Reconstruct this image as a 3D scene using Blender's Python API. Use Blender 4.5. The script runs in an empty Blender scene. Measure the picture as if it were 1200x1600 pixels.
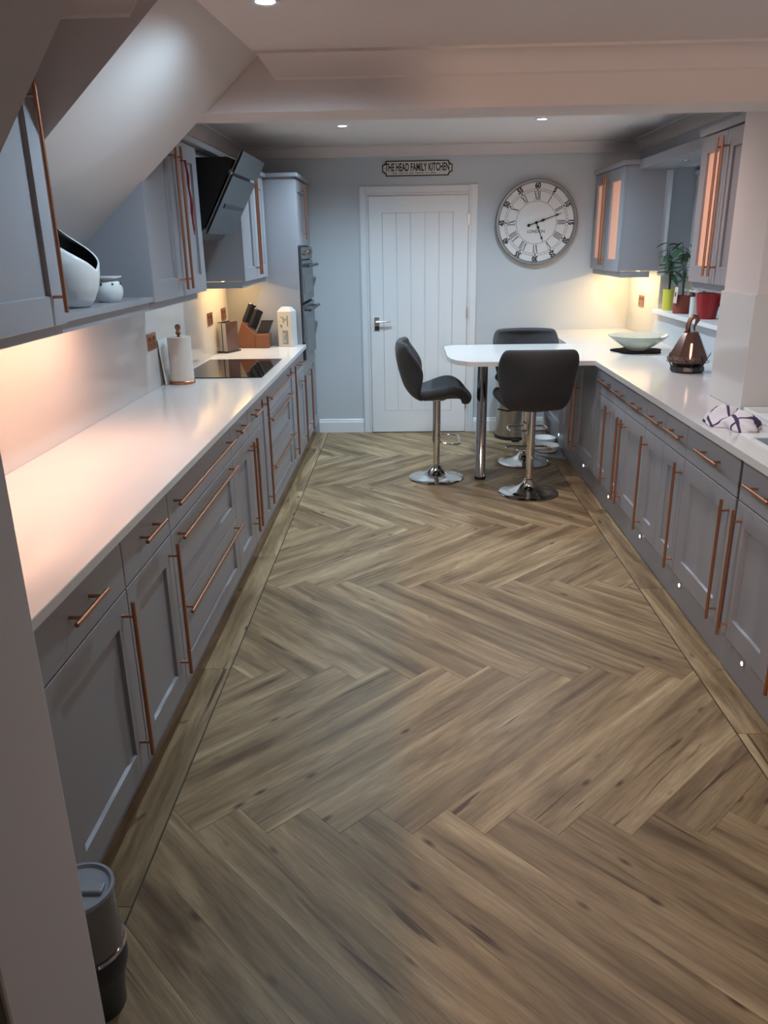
import bpy, bmesh, math, random
from math import pi, sin, cos, radians
from mathutils import Vector, Matrix

random.seed(7)
SC = bpy.context.scene
COL = SC.collection

# ------------------------------------------------------------------ camera
F_PX, PITCH, YAW, ROLL, CAM_H = 1207.735, 0.3333, -0.0328, -0.0168, 1.6539
cam_d = bpy.data.cameras.new('camera')
cam = bpy.data.objects.new('camera', cam_d)
COL.objects.link(cam)
_f = Vector((sin(YAW) * cos(PITCH), cos(YAW) * cos(PITCH), -sin(PITCH)))
_rt = Vector((cos(YAW), -sin(YAW), 0))
_up = _rt.cross(_f)
_r2 = cos(ROLL) * _rt + sin(ROLL) * _up
_u2 = -sin(ROLL) * _rt + cos(ROLL) * _up
_m = Matrix((_r2, _u2, -_f)).transposed().to_4x4()
_m.translation = Vector((0, 0, CAM_H))
cam.matrix_world = _m
cam_d.sensor_fit = 'HORIZONTAL'
cam_d.sensor_width = 36.0
cam_d.lens = F_PX / 1200 * 36.0
cam_d.clip_start = 0.02
SC.camera = cam

# ------------------------------------------------------------------ world, exposure
SC.view_settings.view_transform = 'Standard'
SC.view_settings.look = 'None'
SC.view_settings.gamma = 1.0
SC.view_settings.use_curve_mapping = False
SC.view_settings.exposure = 0.62
world = bpy.data.worlds.new('world')
SC.world = world
world.use_nodes = True
world.node_tree.nodes['Background'].inputs[0].default_value = (0.55, 0.55, 0.62, 1)
world.node_tree.nodes['Background'].inputs[1].default_value = 0.02

COOL = (0.62, 0.84, 1.0)
PINK = (1.0, 0.78, 0.72)
WARM = (1.0, 0.64, 0.27)
PEACH = (1.0, 0.53, 0.35)
P_SPOT_FAR, P_SPOT_NEAR, P_HALL, P_LED = 92.0, 41.0, 165.0, 2.6


def area_light(name, loc, sx, sy, power, color, rot=(0, 0, 0)):
    d = bpy.data.lights.new(name, 'AREA')
    d.shape = 'RECTANGLE'
    d.size, d.size_y, d.energy, d.color = sx, sy, power, color
    o = bpy.data.objects.new(name, d)
    o.location, o.rotation_euler = loc, rot
    COL.objects.link(o)
    return o


# ------------------------------------------------------------------ materials
def mat(name, color=(0.5, 0.5, 0.5), rough=0.5, metal=0.0, **kw):
    m = bpy.data.materials.new(name)
    m.use_nodes = True
    b = m.node_tree.nodes['Principled BSDF']
    b.inputs['Base Color'].default_value = (*color, 1)
    b.inputs['Roughness'].default_value = rough
    b.inputs['Metallic'].default_value = metal
    for k, v in kw.items():
        b.inputs[k.replace('_', ' ')].default_value = v
    return m


def nd(m, t, **kw):
    n = m.node_tree.nodes.new(t)
    for k, v in kw.items():
        setattr(n, k, v)
    return n


def ln(m, a, b):
    m.node_tree.links.new(a, b)


def bsdf(m):
    return m.node_tree.nodes['Principled BSDF']


def coords(m, scale=(1, 1, 1), kind='Object'):
    tc = nd(m, 'ShaderNodeTexCoord')
    mp = nd(m, 'ShaderNodeMapping')
    mp.inputs['Scale'].default_value = scale
    ln(m, tc.outputs[kind], mp.inputs['Vector'])
    return mp.outputs['Vector']


def noise(m, vec, scale=5, detail=3, rough=0.5, dim='3D', w=None):
    n = nd(m, 'ShaderNodeTexNoise', noise_dimensions=dim)
    n.inputs['Scale'].default_value = scale
    n.inputs['Detail'].default_value = detail
    n.inputs['Roughness'].default_value = rough
    ln(m, vec, n.inputs['Vector'])
    if w is not None:
        ln(m, w, n.inputs['W'])
    return n.outputs['Fac']


def ramp(m, fac, stops):
    r = nd(m, 'ShaderNodeValToRGB')
    el = r.color_ramp.elements
    while len(el) < len(stops):
        el.new(0.5)
    for e, (p, c) in zip(el, stops):
        e.position = p
        e.color = (*c, 1) if len(c) == 3 else c
    ln(m, fac, r.inputs['Fac'])
    return r.outputs['Color']


def mixc(m, fac, a, b, blend='MIX'):
    n = nd(m, 'ShaderNodeMix', data_type='RGBA', blend_type=blend)
    for s, v in ((0, fac), (6, a), (7, b)):
        if hasattr(v, 'type') and hasattr(v, 'links'):
            ln(m, v, n.inputs[s])
        elif s == 0:
            n.inputs[0].default_value = v
        else:
            n.inputs[s].default_value = (*v, 1)
    return n.outputs[2]


def bump(m, height, strength=0.2, dist=0.01):
    b = nd(m, 'ShaderNodeBump')
    b.inputs['Strength'].default_value = strength
    b.inputs['Distance'].default_value = dist
    ln(m, height, b.inputs['Height'])
    ln(m, b.outputs['Normal'], bsdf(m).inputs['Normal'])


def emis(name, color, strength):
    m = mat(name, (0.8, 0.8, 0.8), 0.4)
    bsdf(m).inputs['Emission Color'].default_value = (*color, 1)
    bsdf(m).inputs['Emission Strength'].default_value = strength
    return m


M = {}


def plaster(name, color):
    m = mat(name, color, 0.75)
    v = coords(m)
    f = noise(m, v, 90, 2)
    bump(m, f, 0.06, 0.002)
    g = noise(m, v, 1.7, 2)
    c = mixc(m, g, tuple(x * 0.96 for x in color), tuple(min(1, x * 1.03) for x in color))
    ln(m, c, bsdf(m).inputs['Base Color'])
    return m


M['wall'] = plaster('wall_paint_pale_grey', (0.53, 0.57, 0.615))
M['white_wall'] = plaster('wall_paint_white', (0.66, 0.625, 0.62))
M['ceil'] = plaster('ceiling_bounce_tint', (0.74, 0.675, 0.66))  # slight pink in the colour stands in for warm bounce from the floor
M['gloss_white'] = mat('white_gloss_paint', (0.74, 0.76, 0.79), 0.35)


def cab_paint():
    m = mat('cabinet_grey_paint', (0.285, 0.287, 0.315), 0.36)
    v = coords(m, (30, 30, 3))
    f = noise(m, v, 6, 2)
    bump(m, f, 0.03, 0.001)
    return m


M['cab'] = cab_paint()
M['cab_in'] = mat('cabinet_interior_shade', (0.16, 0.17, 0.19), 0.6)


def copper():
    m = mat('brushed_copper', (0.50, 0.235, 0.145), 0.34, 1.0)
    v = coords(m, (300, 300, 300))
    f = noise(m, v, 1, 2)
    bump(m, f, 0.03, 0.001)
    return m


M['copper'] = copper()
M['copper_dark'] = mat('dark_copper', (0.30, 0.15, 0.10), 0.35, 0.9)
M['chrome'] = mat('chrome', (0.72, 0.70, 0.68), 0.06, 1.0)
M['steel'] = mat('brushed_steel', (0.48, 0.46, 0.44), 0.28, 1.0)
M['dark_metal'] = mat('dark_metal', (0.06, 0.06, 0.065), 0.35, 0.6)
M['black'] = mat('black_plastic', (0.012, 0.012, 0.014), 0.45)
M['felt'] = mat('black_felt', (0.010, 0.010, 0.011), 0.95, Specular_IOR_Level=0.1)
M['black_glass'] = mat('black_glass', (0.008, 0.008, 0.010), 0.04)
M['hood_glass'] = mat('hood_dark_glass', (0.020, 0.024, 0.030), 0.22, Specular_IOR_Level=0.3)
M['bright_chrome'] = mat('satin_chrome', (0.85, 0.86, 0.88), 0.22, 1.0)
M['oven_steel'] = mat('oven_dark_steel', (0.16, 0.17, 0.185), 0.25, 0.8)


def quartz():
    m = mat('white_quartz', (0.60, 0.58, 0.57), 0.13)
    v = coords(m)
    sp = nd(m, 'ShaderNodeTexVoronoi')
    sp.inputs['Scale'].default_value = 160
    ln(m, v, sp.inputs['Vector'])
    f = ramp(m, sp.outputs['Distance'], [(0.0, (1, 1, 1)), (0.12, (0, 0, 0))])
    big = noise(m, v, 3, 3)
    c0 = mixc(m, big, (0.58, 0.56, 0.55), (0.63, 0.615, 0.605))
    c = mixc(m, f, c0, (0.50, 0.48, 0.47))
    ln(m, c, bsdf(m).inputs['Base Color'])
    return m


M['quartz'] = quartz()


def wood_floor():
    m = mat('oak_plank_vinyl', (0.3, 0.2, 0.12), 0.42, Specular_IOR_Level=0.28)
    oi = nd(m, 'ShaderNodeObjectInfo')
    tc = nd(m, 'ShaderNodeTexCoord')
    mul = nd(m, 'ShaderNodeMath', operation='MULTIPLY')
    mul.inputs[1].default_value = 37.0
    ln(m, oi.outputs['Random'], mul.inputs[0])
    comb = nd(m, 'ShaderNodeCombineXYZ')
    ln(m, mul.outputs[0], comb.inputs[0])
    ln(m, mul.outputs[0], comb.inputs[2])
    add = nd(m, 'ShaderNodeVectorMath', operation='ADD')
    ln(m, tc.outputs['Object'], add.inputs[0])
    ln(m, comb.outputs[0], add.inputs[1])

    def mp(sc):
        n = nd(m, 'ShaderNodeMapping')
        n.inputs['Scale'].default_value = sc
        ln(m, add.outputs[0], n.inputs['Vector'])
        return n.outputs['Vector']
    # broad light and dark streaks running with the board
    def dnoise(sc, detail, rough, dist):
        o_ = noise(m, mp(sc), 1.0, detail, rough)
        o_.node.inputs['Distortion'].default_value = dist
        return o_
    streak = dnoise((1.3, 11, 1), 5, 0.58, 0.9)
    fine = dnoise((4, 75, 1), 4, 0.65, 0.7)
    grain = dnoise((16, 330, 1), 2, 0.6, 0.4)
    # pale sapwood along the long edges of each board
    sep = nd(m, 'ShaderNodeSeparateXYZ')
    ln(m, tc.outputs['Object'], sep.inputs[0])
    ab = nd(m, 'ShaderNodeMath', operation='ABSOLUTE')
    ln(m, sep.outputs[1], ab.inputs[0])
    ed = nd(m, 'ShaderNodeMath', operation='MULTIPLY_ADD')
    ed.inputs[1].default_value = 1.5
    ed.inputs[2].default_value = -0.057
    ln(m, ab.outputs[0], ed.inputs[0])
    sm_ = nd(m, 'ShaderNodeMath', operation='ADD')
    ln(m, streak, sm_.inputs[0])
    ln(m, ed.outputs[0], sm_.inputs[1])
    base = ramp(m, sm_.outputs[0], [(0.27, (0.128, 0.082, 0.045)), (0.42, (0.210, 0.145, 0.080)),
                                    (0.55, (0.300, 0.216, 0.124)), (0.72, (0.435, 0.332, 0.204))])
    c = mixc(m, 0.75, base, ramp(m, fine, [(0.3, (0.34, 0.35, 0.34)), (0.7, (0.64, 0.64, 0.64))]), 'OVERLAY')
    c = mixc(m, 0.3, c, ramp(m, grain, [(0.35, (0.35, 0.35, 0.35)), (0.65, (0.62, 0.62, 0.62))]), 'OVERLAY')
    # dark cracks
    crack = dnoise((1.6, 30, 1), 3, 0.5, 0.6)
    ck = ramp(m, crack, [(0.28, (1, 1, 1)), (0.335, (0, 0, 0))])
    c = mixc(m, ck, c, (0.085, 0.052, 0.030))
    # knots
    kn = nd(m, 'ShaderNodeTexVoronoi')
    kn.inputs['Scale'].default_value = 1.0
    ln(m, mp((3.6, 9.5, 1)), kn.inputs['Vector'])
    kf = ramp(m, kn.outputs['Distance'], [(0.03, (1, 1, 1)), (0.12, (0, 0, 0))])
    c = mixc(m, kf, c, (0.075, 0.045, 0.028))
    # tone of the single board
    tone = ramp(m, oi.outputs['Random'], [(0.0, (0.44, 0.43, 0.42)), (0.5, (0.50, 0.49, 0.48)), (1.0, (0.57, 0.56, 0.54))])
    c = mixc(m, 0.9, c, tone, 'OVERLAY')
    ln(m, c, bsdf(m).inputs['Base Color'])
    rr = ramp(m, fine, [(0.2, (0.36, 0.36, 0.36)), (0.8, (0.50, 0.50, 0.50))])
    ln(m, rr, bsdf(m).inputs['Roughness'])
    bump(m, fine, 0.08, 0.001)
    return m


M['oak'] = wood_floor()
M['joint'] = mat('floor_joint_dark', (0.035, 0.022, 0.014), 0.7)


def fabric():
    m = mat('charcoal_velvet', (0.022, 0.021, 0.024), 0.75)
    v = coords(m)
    f = noise(m, v, 400, 2)
    bump(m, f, 0.15, 0.002)
    bsdf(m).inputs['Sheen Weight'].default_value = 0.12
    bsdf(m).inputs['Sheen Roughness'].default_value = 0.5
    return m


M['velvet'] = fabric()
M['seam'] = mat('dark_seam', (0.018, 0.018, 0.02), 0.8)
M['card'] = mat('white_card', (0.50, 0.49, 0.48), 0.6)
M['porcelain'] = mat('white_porcelain', (0.72, 0.74, 0.75), 0.12)
M['paper'] = mat('paper_towel', (0.62, 0.57, 0.51), 0.9)
_v = coords(M['paper'])
bump(M['paper'], noise(M['paper'], _v, 160, 2), 0.3, 0.002)


def brown_wood(name, c1, c2):
    m = mat(name, c1, 0.4)
    v = coords(m, (6, 6, 60))
    f = noise(m, v, 1, 4)
    ln(m, mixc(m, f, c1, c2), bsdf(m).inputs['Base Color'])
    return m


M['block'] = brown_wood('knife_block_wood', (0.12, 0.042, 0.018), (0.20, 0.075, 0.032))
M['dark_wood'] = brown_wood('dark_door_wood', (0.020, 0.012, 0.008), (0.035, 0.02, 0.014))
M['red'] = mat('red_glaze', (0.32, 0.012, 0.016), 0.3)
M['terracotta'] = mat('terracotta', (0.26, 0.055, 0.035), 0.6)
M['yellow'] = mat('yellow_glaze', (0.62, 0.60, 0.08), 0.4)
M['soil'] = mat('potting_soil', (0.03, 0.02, 0.013), 0.95)
M['leaf'] = mat('leaf_green', (0.030, 0.085, 0.035), 0.45)
M['leaf2'] = mat('leaf_dark_green', (0.018, 0.05, 0.03), 0.5)
M['stem'] = mat('stem_green', (0.04, 0.075, 0.035), 0.6)
M['tag'] = mat('paper_tag', (0.62, 0.56, 0.56), 0.8)
M['ink'] = mat('black_ink', (0.012, 0.012, 0.014), 0.6)
M['cream'] = mat('clock_face_white', (0.70, 0.71, 0.72), 0.5)
M['sign'] = mat('sign_plate', (0.60, 0.58, 0.56), 0.5)
M['rim'] = mat('clock_rim_grey', (0.30, 0.31, 0.32), 0.35, 0.6)
M['ribbon'] = mat('red_ribbon', (0.28, 0.02, 0.035), 0.7)
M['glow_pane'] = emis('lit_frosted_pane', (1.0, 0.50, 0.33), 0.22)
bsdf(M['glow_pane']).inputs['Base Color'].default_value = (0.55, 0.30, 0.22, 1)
M['lamp_disc'] = emis('downlight_lens', (0.92, 0.96, 1.0), 14.0)
M['lamp_off'] = mat('downlight_lens_off', (0.55, 0.54, 0.53), 0.3)
M['plinth_led'] = emis('plinth_led', (1, 1, 1), 12.0)
M['led_strip'] = emis('led_strip', WARM, 6.0)
M['glint'] = emis('lantern_glint', (1.0, 0.55, 0.32), 0.7)  # glow for the painted highlight on the lantern glass
M['blind'] = mat('roller_blind_fabric', (0.52, 0.53, 0.56), 0.85)
M['night'] = mat('night_window_glass', (0.02, 0.022, 0.03), 0.05)
M['mat_blue'] = mat('pale_blue_mat', (0.25, 0.33, 0.38), 0.35)
M['sink'] = mat('sink_composite', (0.36, 0.43, 0.50), 0.3)
M['clear'] = mat('smoky_clear_plastic', (0.30, 0.29, 0.28), 0.15)
bsdf(M['clear']).inputs['Transmission Weight'].default_value = 0.35
M['grey_plastic'] = mat('grey_plastic', (0.30, 0.32, 0.36), 0.35)
M['dark_slate'] = mat('dark_slate_plastic', (0.035, 0.045, 0.055), 0.35)


def glass_bowl():
    m = mat('green_glass', (0.80, 0.86, 0.81), 0.10)
    bsdf(m).inputs['Transmission Weight'].default_value = 0.78
    bsdf(m).inputs['IOR'].default_value = 1.3
    v = coords(m, (1, 1, 22))
    f = noise(m, v, 14, 2)
    bump(m, f, 0.25, 0.004)
    return m


M['bowl'] = glass_bowl()


def smoked_copper():
    m = mat('smoked_copper_glass', (0.20, 0.115, 0.09), 0.10, 0.7)
    return m


M['smoked'] = smoked_copper()


def towel():
    m = mat('tea_towel', (0.66, 0.63, 0.66), 0.9)
    v = coords(m)
    sep = nd(m, 'ShaderNodeSeparateXYZ')
    ln(m, v, sep.inputs[0])

    def band(out, off):
        a = nd(m, 'ShaderNodeMath', operation='ADD')
        a.inputs[1].default_value = off
        ln(m, out, a.inputs[0])
        p = nd(m, 'ShaderNodeMath', operation='PINGPONG')
        p.inputs[1].default_value = 0.035
        ln(m, a.outputs[0], p.inputs[0])
        q = nd(m, 'ShaderNodeMath', operation='LESS_THAN')
        q.inputs[1].default_value = 0.0045
        ln(m, p.outputs[0], q.inputs[0])
        return q.outputs[0]
    mx = nd(m, 'ShaderNodeMath', operation='MAXIMUM')
    ln(m, band(sep.outputs[0], 0.02), mx.inputs[0])
    ln(m, band(sep.outputs[1], 0.0), mx.inputs[1])
    ln(m, mixc(m, mx.outputs[0], (0.66, 0.63, 0.66), (0.06, 0.035, 0.09)), bsdf(m).inputs['Base Color'])
    return m


M['towel'] = towel()

# ------------------------------------------------------------------ mesh helpers
ORIGIN = {}


class MB:
    """collects world-space geometry for one mesh"""

    def __init__(self):
        self.v, self.f = [], []

    def add(self, vs, fs):
        o = len(self.v)
        self.v += [tuple(p) for p in vs]
        self.f += [tuple(i + o for i in f) for f in fs]
        return self

    def box(self, x0, x1, y0, y1, z0, z1):
        x0, x1 = min(x0, x1), max(x0, x1)
        y0, y1 = min(y0, y1), max(y0, y1)
        z0, z1 = min(z0, z1), max(z0, z1)
        return self.add([(x0, y0, z0), (x1, y0, z0), (x1, y1, z0), (x0, y1, z0),
                         (x0, y0, z1), (x1, y0, z1), (x1, y1, z1), (x0, y1, z1)],
                        [(0, 3, 2, 1), (4, 5, 6, 7), (0, 1, 5, 4), (1, 2, 6, 5), (2, 3, 7, 6), (3, 0, 4, 7)])

    def prism(self, poly, axis, a, b):
        """poly of 2-D points extruded along axis from a to b"""
        def p3(p, t):
            if axis == 0:
                return (t, p[0], p[1])
            if axis == 1:
                return (p[0], t, p[1])
            return (p[0], p[1], t)
        n = len(poly)
        vs = [p3(p, a) for p in poly] + [p3(p, b) for p in poly]
        fs = [tuple(range(n))[::-1], tuple(range(n, 2 * n))]
        fs += [(i, (i + 1) % n, n + (i + 1) % n, n + i) for i in range(n)]
        return self.add(vs, fs)

    def tube(self, pts, r, n=10, caps=True, closed=False):
        pts = [Vector(p) for p in pts]
        rs = r if isinstance(r, (list, tuple)) else [r] * len(pts)
        vs, fs = [], []
        prev = None
        L = len(pts)
        for i, p in enumerate(pts):
            if closed:
                t = (pts[(i + 1) % L] - pts[i - 1])
            else:
                t = (pts[min(i + 1, L - 1)] - pts[max(i - 1, 0)])
            t.normalize()
            if prev is None:
                a = t.orthogonal().normalized()
            else:
                a = (prev - prev.dot(t) * t).normalized()
            prev = a
            b = t.cross(a)
            for k in range(n):
                an = 2 * pi * k / n
                vs.append(p + rs[i] * (cos(an) * a + sin(an) * b))
        for i in range(L if closed else L - 1):
            j = (i + 1) % L
            for k in range(n):
                fs.append((i * n + k, i * n + (k + 1) % n, j * n + (k + 1) % n, j * n + k))
        if caps and not closed:
            fs.append(tuple(range(n))[::-1])
            fs.append(tuple(range((L - 1) * n, L * n)))
        return self.add(vs, fs)

    def lathe(self, prof, cx, cy, n=32, axis=2, cap0=True, cap1=True):
        """prof: list of (r, h)"""
        vs, fs = [], []
        for r, h in prof:
            for k in range(n):
                a = 2 * pi * k / n
                if axis == 2:
                    vs.append((cx + r * cos(a), cy + r * sin(a), h))
                elif axis == 1:
                    vs.append((cx + r * cos(a), h, cy + r * sin(a)))
                else:
                    vs.append((h, cx + r * cos(a), cy + r * sin(a)))
        for i in range(len(prof) - 1):
            for k in range(n):
                fs.append((i * n + k, i * n + (k + 1) % n, (i + 1) * n + (k + 1) % n, (i + 1) * n + k))
        if cap0:
            fs.append(tuple(range(n))[::-1])
        if cap1:
            fs.append(tuple(range((len(prof) - 1) * n, len(prof) * n)))
        return self.add(vs, fs)

    def build(self, name, material, parent=None, origin=None, smooth=False, bevel=0.0, fix=True):
        root = parent
        if parent is not None:
            o = ORIGIN[parent.name]
        else:
            o = origin if origin is not None else self.base()
        o = Vector(o)
        me = bpy.data.meshes.new(name)
        me.from_pydata([tuple(Vector(p) - o) for p in self.v], [], self.f)
        if fix:
            bm = bmesh.new()
            bm.from_mesh(me)
            bmesh.ops.recalc_face_normals(bm, faces=bm.faces)
            bm.to_mesh(me)
            bm.free()
        me.materials.append(M[material] if isinstance(material, str) else material)
        ob = bpy.data.objects.new(name, me)
        COL.objects.link(ob)
        if smooth:
            for p in me.polygons:
                p.use_smooth = True
            if smooth is not True:
                bm = bmesh.new()
                bm.from_mesh(me)
                for e in bm.edges:
                    if len(e.link_faces) == 2 and e.calc_face_angle(0) > smooth:
                        e.smooth = False
                bm.to_mesh(me)
                bm.free()
        if bevel:
            md = ob.modifiers.new('edge', 'BEVEL')
            md.width, md.segments, md.limit_method, md.angle_limit = bevel, 2, 'ANGLE', radians(35)
        if parent is not None:
            ob.parent = parent
        else:
            ob.location = o
        ORIGIN[ob.name] = tuple(o)
        return ob

    def base(self):
        xs, ys, zs = zip(*self.v)
        return ((min(xs) + max(xs)) / 2, (min(ys) + max(ys)) / 2, min(zs))


def tag(o, label, cat, group=None):
    o['label'], o['category'] = label, cat
    if group:
        o['group'] = group
    return o


def thing(name, loc, label, cat, group=None):
    o = bpy.data.objects.new(name, None)
    o.empty_display_size = 0.05
    o.location = loc
    COL.objects.link(o)
    ORIGIN[o.name] = tuple(loc)
    return tag(o, label, cat, group)


def struct(ob):
    ob['kind'] = 'structure'
    return ob


def box(x0, x1, y0, y1, z0, z1):
    return MB().box(x0, x1, y0, y1, z0, z1)


def text_mesh(body, size, sx=1.0, offset=0.0):
    """flat lettering as a list of verts (x right, y up) and faces, centred"""
    cu = bpy.data.curves.new('lettering', 'FONT')
    cu.body, cu.size, cu.align_x, cu.align_y, cu.offset = body, size, 'CENTER', 'CENTER', offset
    cu.resolution_u = 3
    ob = bpy.data.objects.new('lettering', cu)
    COL.objects.link(ob)
    dg = bpy.context.evaluated_depsgraph_get()
    me = bpy.data.meshes.new_from_object(ob.evaluated_get(dg))
    vs = [(v.co.x * sx, v.co.y) for v in me.vertices]
    fs = [tuple(p.vertices) for p in me.polygons]
    bpy.data.objects.remove(ob)
    bpy.data.curves.remove(cu)
    bpy.data.meshes.remove(me)
    return vs, fs


# ------------------------------------------------------------------ dimensions
XL, XRW, YB, YN = -1.42, 1.94, 7.07, -0.70        # left wall, right wall, back wall, near wall
ZC_N, ZC_F = 2.345, 2.43                          # ceiling near / far
BEAM_Y0, BEAM_Y1, BEAM_Z = 3.36, 3.62, 2.15
NIB_X, NIB_Y0, NIB_Y1 = 1.52, 3.52, 3.89
FL_X, FR_X = -0.825, 1.255                        # front planes of the base units
WT0, WT1 = 0.885, 0.915                           # worktop
BL_X, BR_X = -0.740, 1.158                        # floor border lines

# ------------------------------------------------------------------ floor
floor = struct(box(XL, XRW, YN, YB, -0.06, -0.0035).build('floor', 'joint', origin=(0, 0, 0)))


def clip(poly, x0, x1, y0, y1):
    def cut(ps, inside, inter):
        out = []
        for i in range(len(ps)):
            a, b = ps[i - 1], ps[i]
            if inside(b):
                if not inside(a):
                    out.append(inter(a, b))
                out.append(b)
            elif inside(a):
                out.append(inter(a, b))
        return out

    def ix(x):
        return lambda a, b: (x, a[1] + (b[1] - a[1]) * (x - a[0]) / (b[0] - a[0]))

    def iy(y):
        return lambda a, b: (a[0] + (b[0] - a[0]) * (y - a[1]) / (b[1] - a[1]), y)
    for ins, it in ((lambda p: p[0] >= x0, ix(x0)), (lambda p: p[0] <= x1, ix(x1)),
                    (lambda p: p[1] >= y0, iy(y0)), (lambda p: p[1] <= y1, iy(y1))):
        if poly:
            poly = cut(poly, ins, it)
    return poly


def plank_obj(poly, centre, ang, shared=None):
    """plank mesh in its own frame: x along the board"""
    c, s = cos(-ang), sin(-ang)
    if shared is None:
        loc = [((p[0] - centre[0]) * c - (p[1] - centre[1]) * s, (p[0] - centre[0]) * s + (p[1] - centre[1]) * c) for p in poly]
        mx, my = sum(p[0] for p in loc) / len(loc), sum(p[1] for p in loc) / len(loc)

        def inset(p, d):
            v = Vector((mx - p[0], my - p[1]))
            L = v.length
            return (p[0] + v.x / L * d, p[1] + v.y / L * d)
        n = len(loc)
        g = [inset(p, 0.0006) for p in loc]
        t = [inset(p, 0.0016) for p in loc]
        vs = [(*p, -0.0035) for p in g] + [(*p, -0.0007) for p in g] + [(*p, 0.0) for p in t]
        fs = [tuple(range(2 * n, 3 * n))]
        for k in (0, 1):
            fs += [(k * n + i, k * n + (i + 1) % n, (k + 1) * n + (i + 1) % n, (k + 1) * n + i) for i in range(n)]
        me = bpy.data.meshes.new('plank')
        me.from_pydata(vs, [], fs)
        me.materials.append(M['oak'])
    else:
        me = shared
    o = bpy.data.objects.new('plank', me)
    o.location = (centre[0], centre[1], 0)
    o.rotation_euler.z = ang
    o.parent = floor
    COL.objects.link(o)
    return me


PW, PL = 0.1524, 1.2192
SQ = math.sqrt(2)
full = None
X0, Y0 = 0.006, 1.855


def area(ps):
    return abs(sum(ps[i - 1][0] * ps[i][1] - ps[i][0] * ps[i - 1][1] for i in range(len(ps)))) / 2


for row in range(-2, 5):
    for k in range(-16, 17):
        for typ in (0, 1):
            if typ == 0:
                u0, u1, v0, v1 = k * PW, k * PW + PL, -k * PW, -k * PW + PW
                ang = pi / 4
            else:
                u0, u1, v0, v1 = k * PW - PW, k * PW, -k * PW + PW - PL, -k * PW + PW
                ang = -pi / 4
            q = [(u0, v0), (u1, v0), (u1, v1), (u0, v1)]
            w = [((u - v) / SQ + X0, (u + v) / SQ + Y0 + row * SQ * PL) for u, v in q]
            cc = (sum(p[0] for p in w) / 4, sum(p[1] for p in w) / 4)
            cl = clip(w, BL_X + 0.002, BR_X - 0.002, YN, YB - 0.002)
            if len(cl) < 3 or area(cl) < 0.0005:
                continue
            if abs(area(cl) - PW * PL) < 1e-5:
                full = plank_obj(w, cc, ang, full)
            else:
                # drop doubled points
                ps = [p for i, p in enumerate(cl) if (Vector(p) - Vector(cl[i - 1])).length > 1e-4]
                plank_obj(ps, cc, ang)
for (xa, xb, off) in ((XL + 0.3, BL_X - 0.002, 1.06), (BR_X + 0.002, XRW - 0.4, 0.62)):
    y = YN - 1.2192 + off
    while y < YB:
        a, b = max(y, YN), min(y + PL, YB - 0.002)
        if b - a > 0.02:
            # the cut runs along the room
            xo = (xb - 0.1524, xb) if xb < 0 else (xa, xa + 0.1524)
            ps = [(xo[0], a), (xo[1], a), (xo[1], b), (xo[0], b)]
            plank_obj(ps, ((xo[0] + xo[1]) / 2, (a + b) / 2), pi / 2)
        y += PL
for x in (BL_X, BR_X):
    box(x - 0.0022, x + 0.0022, YN, YB - 0.002, -0.0035, -0.0004).build('inlay_strip', 'joint', floor)

# ------------------------------------------------------------------ walls, ceiling
T = 0.12
struct(box(XL - T, XRW + 0.5, YB, YB + T, -0.06, 2.6).build('wall_back', 'wall'))
struct(box(XL - T, XL, YN, YB, -0.06, 2.6).build('wall_left', 'white_wall'))
# right wall with the window opening
WY0, WY1, WZ0, WZ1 = 4.62, 6.22, 1.15, 2.15
wr = MB()
wr.box(XRW, XRW + 0.32, YN, WY0, -0.06, 2.6).box(XRW, XRW + 0.32, WY1, YB, -0.06, 2.6)
wr.box(XRW, XRW + 0.32, WY0, WY1, -0.06, WZ0 - 0.03).box(XRW, XRW + 0.32, WY0, WY1, WZ1, 2.6)
struct(wr.build('wall_right', 'wall'))
# wall behind the photographer, open to the hall on one side
HX0, HX1 = 0.13, 1.15
wn = MB()
wn.box(XL, HX0, YN - T, YN, -0.06, 2.5).box(HX1, XRW, YN - T, YN, -0.06, 2.5).box(HX0, HX1, YN - T, YN, 2.05, 2.5)
struct(wn.build('wall_near', 'white_wall'))
# nib carrying the beam
struct(box(NIB_X, XRW - 0.001, NIB_Y0, NIB_Y1, WT1 + 0.001, 2.5).build('wall_nib', 'white_wall', bevel=0.004))
nib_panel = MB()
nib_panel.prism([(NIB_X - 0.012, NIB_Y1), (NIB_X - 0.012, NIB_Y0 - 0.012), (XRW - 0.002, NIB_Y0 - 0.012), (XRW - 0.002, NIB_Y0 - 0.0005),
                 (NIB_X - 0.0005, NIB_Y0 - 0.0005), (NIB_X - 0.0005, NIB_Y1)], 2, WT1 + 0.001, 1.42)
tag(nib_panel.build('splashback', 'quartz', bevel=0.002),
    'white quartz splashback wrapped around the wall pier behind the sink', 'splashback')
# jamb beside the camera and the dark door beyond it
struct(box(-0.80, -0.655, 0.905, 1.195, -0.003, 2.34).build('wall_jamb', 'white_wall', bevel=0.006))
struct(box(-1.40, -0.66, 0.862, 0.902, 0.002, 2.0).build('door_2', 'dark_wood'))
# ceilings
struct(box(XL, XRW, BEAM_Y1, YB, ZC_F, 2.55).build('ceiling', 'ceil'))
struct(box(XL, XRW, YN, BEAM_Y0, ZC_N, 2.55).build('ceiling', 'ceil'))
struct(box(XL, XRW, BEAM_Y0, BEAM_Y1, BEAM_Z, 2.55).build('trim_1', 'ceil', bevel=0.004))


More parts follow.
